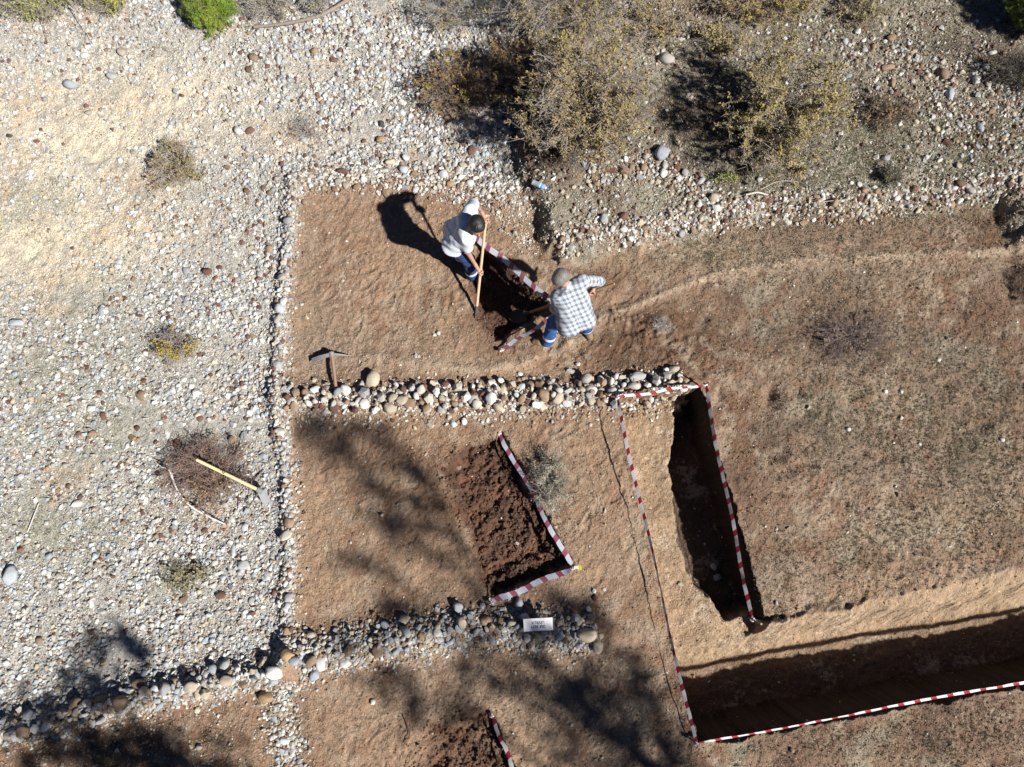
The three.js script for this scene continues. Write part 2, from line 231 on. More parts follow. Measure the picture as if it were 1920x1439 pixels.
const rT = rng(5);
const TW = 2048, TH = Math.round(2048 * (Z1 - Z0) / (X1 - X0));
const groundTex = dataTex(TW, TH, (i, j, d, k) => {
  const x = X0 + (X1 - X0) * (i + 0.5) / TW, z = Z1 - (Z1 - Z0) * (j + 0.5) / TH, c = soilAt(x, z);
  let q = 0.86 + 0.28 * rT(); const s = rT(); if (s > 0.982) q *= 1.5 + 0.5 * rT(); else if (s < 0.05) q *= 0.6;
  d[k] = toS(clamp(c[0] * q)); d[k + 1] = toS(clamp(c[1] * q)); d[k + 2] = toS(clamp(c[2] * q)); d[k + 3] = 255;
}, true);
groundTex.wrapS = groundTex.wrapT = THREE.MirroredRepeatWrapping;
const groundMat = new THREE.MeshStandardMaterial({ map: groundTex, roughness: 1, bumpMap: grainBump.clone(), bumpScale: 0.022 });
groundMat.bumpMap.repeat.set((X1 - X0) / 1.1, (Z1 - Z0) / 1.1); groundMat.bumpMap.needsUpdate = true;
let ground;
{
  const pos = new Float32Array(NX * NZ * 3), uv = new Float32Array(NX * NZ * 2), idx = new Uint32Array((NX - 1) * (NZ - 1) * 6);
  for (let j = 0, k = 0; j < NZ; j++) for (let i = 0; i < NX; i++, k++) { pos[k * 3] = AX[i]; pos[k * 3 + 1] = HT[k]; pos[k * 3 + 2] = AZ[j]; uv[k * 2] = (AX[i] - X0) / (X1 - X0); uv[k * 2 + 1] = (Z1 - AZ[j]) / (Z1 - Z0); }
  for (let j = 0, q = 0; j < NZ - 1; j++) for (let i = 0; i < NX - 1; i++) { const a = j * NX + i; idx[q++] = a; idx[q++] = a + NX; idx[q++] = a + 1; idx[q++] = a + 1; idx[q++] = a + NX; idx[q++] = a + NX + 1; }
  const g = new THREE.BufferGeometry(); g.setAttribute('position', new THREE.BufferAttribute(pos, 3)); g.setAttribute('uv', new THREE.BufferAttribute(uv, 2)); g.setIndex(new THREE.BufferAttribute(idx, 1)); g.computeVertexNormals();
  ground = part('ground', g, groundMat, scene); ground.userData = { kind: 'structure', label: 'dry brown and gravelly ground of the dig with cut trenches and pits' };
}

// ---------- stones ----------
const PAL = { w: [0.68, 0.67, 0.65], c: [0.5, 0.43, 0.335], g: [0.39, 0.395, 0.4], b: [0.41, 0.445, 0.49], r: [0.17, 0.088, 0.066], t: [0.31, 0.215, 0.145], o: [0.42, 0.29, 0.16], d: [0.09, 0.07, 0.062], m: [0.48, 0.45, 0.41] };
const stoneMats = {}; for (const k in PAL) stoneMats[k] = [0, 1].map((q) => new THREE.MeshStandardMaterial({ map: stoneTex, bumpMap: stoneTex, bumpScale: 0.004, color: C(...PAL[k].map((v, i) => v * (q ? 0.84 : 1.06) * (i === 2 && q ? 1.04 : 1))), roughness: 0.88 }));
function cobble(seed, detail, rough, cuts) {
  const r = rng(seed); let g = new THREE.IcosahedronGeometry(1, detail); const p = g.attributes.position, ox = r() * 50;
  const planes = []; for (let i = 0; i < cuts; i++) { const a = r() * 6.283, y = r() * 1.7 - 0.7, q = Math.sqrt(Math.max(0, 1 - Math.min(1, y * y))); planes.push([V(Math.cos(a) * q, y, Math.sin(a) * q).normalize(), 0.62 + 0.28 * r()]); }
  for (let i = 0; i < p.count; i++) {
    const v = V(p.getX(i), p.getY(i), p.getZ(i)), k = 1 + rough * (n2(v.x * 1.3 + ox, v.y * 1.3 + v.z * 0.9) + 0.6 * n2(v.z * 1.9 + ox, v.x * 1.6 - v.y)); v.multiplyScalar(k);
    for (const [n, d] of planes) { const e = v.dot(n) - d; if (e > 0) v.addScaledVector(n, -e * 0.92); }
    p.setXYZ(i, v.x, v.y, v.z);
  }
  g.deleteAttribute('normal'); g = mergeVertices(g, 1e-4); g.computeVertexNormals(); return g;
}
function angular(seed, n) {
  const r = rng(seed), pts = []; for (let i = 0; i < n; i++) { const a = r() * 6.283, y = r() * 2 - 1, q = Math.sqrt(1 - y * y), k = 0.8 + 0.25 * r(); pts.push(V(Math.cos(a) * q * k, y * k, Math.sin(a) * q * k)); }
  const g = new ConvexGeometry(pts), p = g.attributes.position, uv = new Float32Array(p.count * 2); for (let i = 0; i < p.count; i++) { uv[i * 2] = p.getX(i) * 0.4 + p.getY(i) * 0.2; uv[i * 2 + 1] = p.getZ(i) * 0.4 + p.getY(i) * 0.2; } g.setAttribute('uv', new THREE.BufferAttribute(uv, 2)); return g;
}
const ROUND = [1, 2, 3, 4, 5, 6, 7].map((s) => cobble(s * 13, 2, 0.22, 2 + s % 4)), ANG = [1, 2, 3, 4, 5].map((s) => cobble(s * 29, 2, 0.26, 8 + s)), SHARP = [1, 2, 3, 4].map((s) => angular(s * 17, 13));
const PEB = [cobble(91, 1, 0.28, 7), angular(94, 10), angular(93, 13)];
const rS = rng(21), pick = (s, r = rS) => s[Math.floor(r() * s.length)];
const gauss = (r = rS) => (r() + r() + r() - 1.5) * 1.15;
function stoneMesh(parent, x, z, w, d, key, { y, yaw = (rS() - 0.5) * 0.9, hk = 0.7, sink = 0.3, geo } = {}) {
  const hgt = Math.min(w, d) * hk * (0.85 + 0.3 * rS());
  geo = geo ?? (rS() < 0.22 ? pick(ROUND) : rS() < 0.42 ? pick(ANG) : pick(SHARP));
  const m = part('stone', geo, pick(stoneMats[key]), parent);
  m.scale.set(w / 2, hgt / 2, d / 2); m.rotation.set((rS() - 0.5) * 0.5, yaw, (rS() - 0.5) * 0.5, 'YXZ');
  m.position.set(x, (y ?? hAt(x, z)) + hgt * (0.5 - sink), z); m.position.sub(parent.position); return m;
}
const dummy = new THREE.Object3D(), tmpC = new THREE.Color();
function scatter(name, geo, material, list, parent) {          // list: [x, y, z, sx, sy, sz, color, rotx, roty, rotz]
  const m = new THREE.InstancedMesh(geo, material, list.length); m.name = name; m.castShadow = m.receiveShadow = true;
  list.forEach((e, i) => { dummy.position.set(e[0], e[1], e[2]); if (parent !== scene) dummy.position.sub(parent.position); dummy.scale.set(e[3], e[4], e[5]); dummy.rotation.set(e[7] ?? 0, e[8] ?? 0, e[9] ?? 0, 'YXZ'); dummy.updateMatrix(); m.setMatrixAt(i, dummy.matrix); m.setColorAt(i, tmpC.setRGB(...e[6])); });
  m.userData.kind = 'stuff'; parent.add(m); return m;
}
const pebMat = new THREE.MeshStandardMaterial({ map: stoneTex, roughness: 0.9 });
const shade = (key, r = rS) => { const k = 0.68 + 0.52 * r(), c = PAL[key], w = 0.95 + 0.08 * r(); return [c[0] * k * w, c[1] * k, c[2] * k / w]; };
function pebble(x, z, s, key, r = rS, lift = 0) {
  const a = 0.75 + 0.5 * r(), b = 0.75 + 0.5 * r(), hy = s * (0.28 + 0.2 * r());
  return [x, hAt(x, z) + hy * 0.35 + lift, z, s * a * 0.5, hy, s * b * 0.5, shade(key, r), (r() - 0.5) * 0.9, r() * 6.283, (r() - 0.5) * 0.9];
}
// walls and rubble rows: each is a thing whose stones are its parts
const WALLS = [];
function wall(name, label, category, path, { width, big, rubble, keys, size, rub = 0.35, rubOff = 0, layers = 1, rubKeys, pw = 2.8 }) {
  const [bx, bz] = path.at(path.len / 2), o = thing(name, label, category, V(bx, hAt(bx, bz), bz)); const list = [];
  WALLS.push({ o, path, width, spots: list });
  o.fill = () => {
    let tries = 0, n = list.length;
    while (n < big && tries++ < big * 30) {
      const s = rS() * path.len, off = gauss() * width * 0.5, [x, z] = path.at(s, off), q = size[0] + (size[1] - size[0]) * Math.pow(rS(), pw), l = tries > big * 9 && layers > 1 ? 1 : 0;
      if (list.some((e) => e[3] === l && Math.hypot(e[0] - x, e[1] - z) < (e[2] + q) * 0.42)) continue;
      const a = 0.8 + 0.45 * rS(); stoneMesh(o, x, z, q * a, q / a, pick(keys), { y: hAt(x, z) + l * size[0] * 0.7, yaw: rS() * 6.3, hk: 0.85, sink: 0.22 + 0.16 * rS() }); list.push([x, z, q, l]); n++;
    }
    for (let v = 0; v < 3; v++) {
      const L = []; for (let i = 0; i < rubble / 3; i++) { const [x, z] = path.at(rS() * path.len, gauss() * rub + rubOff * rS()); L.push(pebble(x, z, 0.014 + 0.05 * Math.pow(rS(), 2.6), pick(rubKeys ?? keys))); }
      scatter('rubble', PEB[v], pebMat, L, o);
    }
  };
  return o;
}
const keyW = 'wwwcccggbmmmttr', keyN = 'cccttmmmwwgrrt', keyG = 'wwwwwwmmmgggbbbbccrrt';
wall('stone_wall', 'long single row of cobbles between the white gravel and the two brown rooms', 'wall', wallPaths.west, { width: 0.1, big: 190, rubble: 2200, keys: keyW, size: [0.06, 0.15], rub: 0.1, rubOff: -0.13 });
wall('stone_wall', 'rubble wall crossing the dig just below the two workers', 'wall', wallPaths.middle, { width: 0.27, big: 292, rubble: 5200, keys: keyN + 'ww', size: [0.07, 0.18], pw: 1.7, rub: 0.24, rubOff: 0.12, layers: 2 });
wall('stone_wall', 'rubble wall of rounded cobbles under the printed sign, partly in tree shade', 'wall', wallPaths.cross, { width: 0.32, big: 290, rubble: 6500, keys: 'cctttmggbbw', size: [0.06, 0.16], rub: 0.26, rubOff: 0.1, layers: 2 });
wall('stone_wall', 'slanting wall of pale cobbles at the lower left, ending in shade', 'wall', wallPaths.southwest, { width: 0.24, big: 240, rubble: 4200, keys: 'wwggbbcctmt', size: [0.06, 0.17], rub: 0.2, rubOff: 0.1, layers: 2 });
wall('rubble_row', 'loose row of reddish and pale stones above the worker in white', 'stones', wallPaths.north, { width: 0.36, big: 170, rubble: 4200, keys: keyN + 'www', size: [0.06, 0.14], rub: 0.22 });
wall('rubble_bank', 'long bank of stones along the edge of the grassy ground above the track', 'stones', wallPaths.bank, { width: 0.27, big: 296, rubble: 5600, keys: keyN + 'wwc', size: [0.06, 0.15], rub: 0.17, layers: 2, pw: 1.9 });
wall('stone_heap', 'heap of tan and grey stones at the foot of the biggest brown shrub', 'stones', wallPaths.foot, { width: 0.34, big: 90, rubble: 1300, keys: keyN + 'tgw', size: [0.06, 0.15], rub: 0.28 });
wall('stone_row', 'short sparse row of pale stones at the bottom edge below the slanting wall', 'stones', wallPaths.south, { width: 0.16, big: 45, rubble: 1500, keys: keyW, size: [0.055, 0.12], rub: 0.2 });

// single boulders that stand out
const BOULDERS = `700,713,30,31,c,big pale rounded boulder beside the pickaxe on the middle wall;1240,291,29,32,b,blue grey boulder in the shade between the two large shrubs;1248,113,30,26,m,squarish two toned white and tan block right of the biggest shrub;515,1261,31,23,w,long white boulder at the right end of the lower left wall;602,1244,18,28,w,white pointed stone just right of the lower left corner of the lower room;1101,1189,35,25,c,cream oval boulder right of the printed sign;1120,1211,19,28,c,upright tan cobble at the far right end of the sign wall;25,1081,26,34,b,big blue white boulder at the left edge of the gravel;231,101,19,24,c,round tan boulder with a dark shadow in the upper left gravel;540,1228,23,22,o,ochre boulder at the lower left corner of the lower room;1765,141,21,30,t,tall brown boulder in the upper right scrub;1828,151,15,24,w,bright white boulder in the upper right scrub;1661,128,30,14,t,flat tan slab in the upper right grass;1780,176,14,30,b,long blue grey stone leaning in the upper right scrub;230,1317,27,25,t,brown boulder in the shaded part of the lower left wall;500,1306,27,23,o,tan boulder below the white one on the lower left wall;1046,747,23,23,c,cream round cobble in the middle wall below the plaid shirted worker;1108,731,23,21,w,palest round cobble high on the right part of the middle wall;1107,752,20,19,c,cream cobble lowest on the right part of the middle wall;642,322,27,14,r,red brown slab on the top left corner of the upper room;134,161,27,21,b,pale grey oval boulder in the upper left gravel;213,146,22,19,g,grey boulder right of the pale oval one in the upper left gravel;33,606,31,16,b,flat bluish slab at the left edge of the gravel;757,320,21,19,b,round bluish cobble in the rubble above the worker's shadow;1195,708,35,18,g,flat grey slab on the right end of the middle wall;682,738,27,17,t,square brown block below the big pale boulder`;
const BOULDERS_AT = [];
for (const row of BOULDERS.split(';')) {
  const [x, y, w, h, key, ...l] = row.split(','), p = onGround(+x, +y); const g = +w * +h > 500 ? pick(ROUND) : pick(ANG);
  const holder = { position: V(0, 0, 0), add(m) { scene.add(m); } };
  const m = stoneMesh(holder, p.x, p.z, w * M_PX, h * M_PX, key, { hk: 0.85, sink: 0.2, yaw: (rS() - 0.5) * 0.3, geo: g });
  m.name = numbered('boulder'); tag(m, l.join(','), 'boulder');
  for (const W of WALLS) if (W.path.dist(p.x, p.z) < 0.4) W.spots.push([p.x, p.z, w * M_PX, 0]);
  BOULDERS_AT.push([p.x, p.z, Math.max(+w, +h) * M_PX]);
}
// other stones that can be picked out one by one
const SPOTS = `248,117,16,16,w 147,150,10,12,r 163,199,14,12,r 340,181,14,12,r 448,247,20,18,w 466,132,14,14,r 476,110,22,18,t 502,125,12,10,r 525,115,26,20,g 590,97,20,16,t 627,113,18,14,r 580,60,14,12,r 573,293,12,14,r 463,359,14,12,r 480,425,16,12,r 305,408,16,14,b 70,266,16,10,r 77,243,10,8,r 18,255,14,10,d 106,95,18,10,b 160,105,20,14,w 270,98,10,8,r 130,113,10,10,r 395,195,12,12,b 390,510,18,16,r 412,502,14,10,r 350,508,14,20,g 222,500,14,12,w 192,585,16,26,g 260,592,18,12,r 228,650,10,10,r 274,663,12,12,w 125,635,16,18,w 78,635,18,12,b 38,651,12,10,w 108,705,10,12,w 170,743,18,12,w 190,737,16,12,r 270,715,12,10,r 307,723,14,14,w 346,712,14,12,w 366,712,12,10,w 265,742,20,16,t 30,768,16,18,w 173,766,18,14,w 208,773,14,8,b 443,717,20,12,d 447,730,14,10,d 368,738,16,16,w 410,573,12,12,r 487,578,14,12,r 110,846,12,10,w 175,815,18,12,t 248,822,22,16,t 258,803,14,12,r 315,815,18,20,w 342,797,16,14,w 437,798,16,18,w 435,825,14,14,t 470,773,16,14,w 376,785,12,14,r 110,930,14,10,r 215,910,14,12,w 40,895,12,12,w 145,945,24,12,w 85,938,18,12,b 48,1107,12,14,b 93,1043,16,14,b 93,1097,10,10,w 267,1018,18,8,o 303,1005,22,10,r 310,1045,12,12,w 260,1098,18,16,w 278,1079,14,12,w 234,1075,14,12,b 174,1132,18,18,w 194,1147,22,12,g 252,1035,16,16,b 302,1020,12,12,b 378,1012,12,16,w 438,1030,10,26,b 460,989,14,14,w 434,1102,14,14,b 400,1045,10,10,c 403,1055,12,12,w 430,1063,12,16,w 457,1060,22,18,g 415,1117,22,14,r 492,1123,14,10,w 52,1217,16,14,w 75,1200,14,14,t 172,1186,14,10,r 50,1141,10,10,d 267,1175,12,12,w 295,1165,12,10,g 553,1211,10,10,w 470,1268,12,20,w 482,1264,10,18,g 493,1262,10,18,w 447,1269,12,14,w 437,1273,14,12,b 423,1277,12,14,w 398,1275,14,18,w 460,1283,26,16,t 186,1314,16,16,t 200,1322,14,20,t 290,1293,18,14,w 240,1296,24,12,w 555,1293,18,12,c 551,1410,14,20,w 535,1388,20,14,w 912,1164,26,18,t 922,1175,12,16,c 943,1180,14,18,w 994,1146,26,20,t 1016,1146,12,18,t 1040,1182,22,18,g 1050,1191,18,20,b 1085,1165,16,18,c 1103,1143,10,12,w 1118,1175,8,14,w 1073,1192,14,12,c 988,1197,12,14,b 640,1215,12,18,w 727,1189,16,14,b 820,1144,10,14,w 674,756,18,18,w 688,760,14,16,c 700,748,18,16,d 870,733,20,18,c 838,757,12,14,c 852,757,16,14,t 800,768,18,16,c 870,791,12,14,w 850,795,12,16,w 807,800,16,16,c 1020,746,20,20,t 998,722,20,16,t 978,725,14,16,w 985,712,20,10,c 975,702,12,8,w 1070,698,20,14,w 1085,683,12,10,w 1050,688,14,10,t 1260,718,24,14,c 1175,725,24,16,r 778,328,22,16,t 845,345,18,16,o 790,282,16,14,b 716,234,14,16,d 713,262,18,16,o 765,125,26,16,g 755,195,20,18,w 877,200,18,20,b 842,127,12,14,b 710,125,18,12,b 770,155,18,12,b 852,97,16,12,b 667,38,18,18,c 680,57,18,14,w 760,170,18,16,r 955,250,20,12,g 885,285,18,22,r 870,310,18,14,c 1146,322,24,20,r 1172,324,28,24,t 1208,315,16,20,t 1200,335,18,18,g 1246,312,14,16,g 1244,327,16,18,w 1233,342,14,14,c 1115,335,14,14,t 1120,345,18,16,t 1158,340,14,14,g 1300,70,12,16,r 1267,58,14,12,r 1608,60,18,20,w 1637,88,14,16,t 1520,75,10,12,w 1421,63,9,8,w 1440,63,10,9,w 1385,95,10,12,w 1720,110,12,20,w 1673,157,14,18,t 1627,170,8,12,t 1577,177,12,10,c 1590,143,14,10,b 1543,257,14,14,w 1582,205,10,6,w 1600,238,14,10,r 1660,297,16,14,g 1775,270,20,20,r 1755,243,14,14,c 1779,217,10,10,w 1837,240,14,22,b 1858,210,18,12,t 1797,312,14,16,c 1768,320,10,8,w 1902,323,12,14,w 1800,345,20,14,r 1516,323,16,14,b 1538,312,14,10,r 1428,388,12,12,w 1518,377,16,16,c 1611,347,12,14,w 1590,370,10,12,w 1697,360,16,12,w 1595,107,18,10,r 1860,100,16,10,w 781,668,10,12,w 675,678,10,10,c 590,714,12,14,c 1115,1108,10,10,w 1118,1122,12,14,r 1133,1106,8,8,w 860,877,12,12,t 970,1020,8,10,w 573,1178,10,10,w 628,1170,10,8,t 1338,1062,13,15,m 1343,1082,16,15,g 1330,1040,8,8,m 1322,1020,7,7,g 1690,735,9,8,w 1660,735,9,8,w 1690,785,8,12,w 1880,825,12,9,w 1590,805,9,9,w 1760,675,8,8,w 1495,655,12,12,t 1225,290,10,10,w`;
const groundSpots = [];
for (const row of SPOTS.split(' ')) {
  const [x, y, w, h, key] = row.split(','), p = onGround(+x, +y); let home = ground;
  for (const W of WALLS) if (W.path.dist(p.x, p.z) < W.width * 0.5 + 0.12) { home = W.o; W.spots.push([p.x, p.z, w * M_PX, 0]); break; }
  if (home === ground) groundSpots.push([p.x, p.z, w * M_PX]);
  stoneMesh(home, p.x, p.z, w * M_PX, h * M_PX, key, { hk: 0.7, sink: 0.24, yaw: (rS() - 0.5) * 0.5 });
}
for (const W of WALLS) W.o.fill();
// loose stones in the upper gravel and scrub, up to the limit of single ones
const bigZone = blobs('720,110,110,110,1;560,70,110,60,.8;850,150,120,100,.8;680,220,120,80,.6;800,300,120,50,.6;470,640,60,300,.45;1700,160,190,130,.75;1300,60,160,60,.3;1850,300,90,80,.7;1560,120,90,90,.4;1800,240,120,80,.6;400,1060,140,90,.4;300,760,160,80,.35;1100,370,120,40,.5');
{
  let n = groundSpots.length, tries = 0; const B = [...groundSpots, ...BOULDERS_AT];
  while (n < 298 && tries++ < 60000) {
    const px = rS() * 1920, py = rS() * 1400, p = onGround(px, py); if (rS() > bigZone(p.x, p.z)) continue;
    const q = 0.07 + 0.07 * Math.pow(rS(), 2.5); if (B.some((e) => Math.hypot(e[0] - p.x, e[1] - p.z) < (e[2] + q) * 0.5)) continue;
    const a = 0.8 + 0.4 * rS(); stoneMesh(ground, p.x, p.z, q * a, q / a, pick(zPlateau(p.x, p.z) < 0 ? 'wwctrgbm' : keyG), { yaw: rS() * 6.3, hk: 0.7, sink: 0.25 }); B.push([p.x, p.z, q]); n++;
  }
}
// countless gravel
const noPit = (x, z) => zPit(x, z) > 0.02 && zDig(x, z) > 0.02 && zSouthPit(x, z) > 0.02 && zLong(x, z) > 0.02;
{
  const zSpill = poly([[800, 335], [990, 335], [1005, 400], [1010, 480], [960, 455], [905, 385], [820, 372]]), gravel = [[], [], []], grit = [[], []], r = rng(77);
  const inFrame = () => { const x = lerp(-8, 8, r()), z = lerp(-7.8, 3.6, r()); return Math.abs(x) < 6.75 - 0.13 * z ? [x, z] : null; };
  for (let i = 0; i < 560000; i++) {
    const q = inFrame(); if (!q) continue; const [x, z] = q, b = fbm(x * 1.3 + 9, z * 1.3, 3), g = sm(0.18, -0.1, zGravel(x, z));
    const pl = zPlateau(x, z) < 0 ? 1 : 0, big = bigZone(x, z);
    const bare = fbm(x * 0.75 + 50, z * 0.75 + 20, 3), bed = n2(x * 4.5, z * 4.5); let dens = g * clamp(0.9 - 0.45 * greenTint(x, z) - 0.5 * creamTint(x, z) + 0.55 * b + 0.3 * bed - 0.3 * rustTint(x, z) - 0.9 * sm(0.05, 0.4, bare), 0.07, 1);
    if (g < 0.5) dens = pl ? 0.2 + 0.32 * big + 0.25 * b : 0.004 + 0.012 * sm(0, 0.4, b);
    dens *= 1 - 0.5 * clamp(litterShade(x, z)); if (z > 2.2 && x < -3 && g < 0.5) dens = 0.1; dens = Math.max(dens, 0.6 * sm(0.08, -0.06, zSpill(x + 0.1 * b, z + 0.1 * b)));
    if (!noPit(x, z)) dens *= 0.5;
    if (r() > dens) continue;
    const s = r() < (g > 0.5 ? 0.15 + 0.25 * big : 0.1 + 0.2 * big * pl) * (1 - 0.55 * creamTint(x, z)) * (1 + 1.3 * clamp(b + 0.5 * bed, -0.6, 1)) ? 0.03 + 0.055 * Math.pow(r(), 2) : 0.009 + 0.024 * Math.pow(r(), 1.3);
    const key = g > 0.5 ? (creamTint(x, z) > 0.35 && r() < 0.5 ? pick('cccwwwm', r) : pick(keyG + 'w', r)) : pick(pl ? 'wcctmmgrr' : 'ccmtw', r);
    gravel[Math.floor(r() * 3)].push(pebble(x, z, s, key, r));
  }
  const GL = ['rounded white and grey gravel covering the left of the site', 'lumpy pale gravel strewn over the left of the site', 'sharp broken gravel chips scattered over the site'];
  gravel.forEach((L, v) => tag(scatter('gravel', PEB[v], pebMat, L, scene), GL[v], 'gravel', null, 'stuff').name = numbered('gravel'));
  for (let i = 0; i < 76000; i++) {
    const q = inFrame(); if (!q) continue; const [x, z] = q, b = fbm(x * 1.9, z * 1.9 + 40, 3); if (zGravel(x, z) < 0 || r() > 0.42 + b) continue; if (!noPit(x, z) && r() < 0.6) continue;
    const k = pick('cmtwc', r); grit[0].push(pebble(x, z, 0.006 + 0.012 * r(), k, r));
  }
  tag(scatter('grit', PEB[2], pebMat, grit[0], scene), 'fine pale grit sprinkled over the brown soil', 'grit', null, 'stuff');
  const clods = [[], []]; // crumbs of soil
  for (let i = 0; i < 190000; i++) {
    const q = inFrame(); if (!q) continue; const [x, z] = q, b = fbm(x * 2.3 + 3, z * 2.3 + 40, 3); if (zGravel(x, z) < -0.05) continue;
    const pit = Math.min(zPit(x, z), zSouthPit(x, z), zDig(x, z)); const dens = pit < 0.0 ? 0.95 : 0.12 + 0.6 * sm(0.0, 0.45, b) + 0.35 * darkSoil(x, z) + 0.4 * sm(0.25, 0, pit); if (r() > dens) continue;
    const s = pit < 0 ? 0.014 + 0.055 * Math.pow(r(), 2.5) : 0.008 + 0.022 * Math.pow(r(), 2), c = soilAt(x, z), k = 0.75 + 0.45 * r(), hy = s * (0.3 + 0.25 * r());
    clods[r() < 0.5 ? 0 : 1].push([x, hAt(x, z) + hy * 0.3, z, s * (0.4 + 0.3 * r()), hy, s * (0.4 + 0.3 * r()), [c[0] * k, c[1] * k, c[2] * k], r(), r() * 6.283, r()]);
  }
  const soilMat = mat(1, 1, 1, 1, { bumpMap: stoneTex, bumpScale: 0.004 });
  ['lumpy brown soil crumbs on the floors of the pits and rooms', 'broken clods of dark soil lying about the diggings'].forEach((l, v) => tag(scatter('soil_clods', PEB[v + 1], soilMat, clods[v], scene), l, 'soil', null, 'stuff').name = numbered('soil_clods'));
}

// ---------- plants ----------
class Twigs {                                                   // many thin tapered three-sided rods in one geometry
  constructor() { this.p = []; this.n = []; this.i = []; }
  rod(a, b, ra, rb, sides = 3) {
    const d = b.clone().sub(a), l = d.length(); if (l < 1e-5) return; d.divideScalar(l);
    const u = Math.abs(d.y) < 0.9 ? V(0, 1, 0).cross(d).normalize() : V(1, 0, 0).cross(d).normalize(), w = d.clone().cross(u), s = this.p.length / 3;
    for (let k = 0; k < sides; k++) { const c = Math.cos(k / sides * 6.2832), q = Math.sin(k / sides * 6.2832), nx = u.x * c + w.x * q, ny = u.y * c + w.y * q, nz = u.z * c + w.z * q; this.p.push(a.x + nx * ra, a.y + ny * ra, a.z + nz * ra, b.x + nx * rb, b.y + ny * rb, b.z + nz * rb); this.n.push(nx, ny, nz, nx, ny, nz); }
    for (let k = 0; k < sides; k++) { const m = (k + 1) % sides; this.i.push(s + k * 2, s + m * 2, s + k * 2 + 1, s + m * 2, s + m * 2 + 1, s + k * 2 + 1); }
  }
  geo() { const g = new THREE.BufferGeometry(); g.setAttribute('position', new THREE.Float32BufferAttribute(this.p, 3)); g.setAttribute('normal', new THREE.Float32BufferAttribute(this.n, 3)); g.setIndex(this.i); return g; }
}
const leafGeo = (() => { const g = new THREE.BufferGeometry(); g.setAttribute('position', new THREE.Float32BufferAttribute([0, 0, 0, -0.28, 0.1, 0.45, 0.28, 0.1, 0.45, 0, 0, 1], 3)); g.setIndex([0, 1, 2, 1, 3, 2]); g.computeVertexNormals(); return g; })();
const needleGeo = (() => { const p = [], ix = []; for (let k = 0; k < 7; k++) { const a = k / 7 * 6.283, dx = Math.cos(a) * 0.55, dy = Math.sin(a) * 0.55; const s = p.length / 3; p.push(-dy * 0.1, dx * 0.1, 0, dy * 0.1, -dx * 0.1, 0, dx, dy, 0.9); ix.push(s, s + 1, s + 2); } const g = new THREE.BufferGeometry(); g.setAttribute('position', new THREE.Float32BufferAttribute(p, 3)); g.setIndex(ix); g.computeVertexNormals(); return g; })();
const leafMat = new THREE.MeshPhysicalMaterial({ color: 0xffffff, roughness: 0.85, side: THREE.DoubleSide, transmission: 0.15, thickness: 0 });
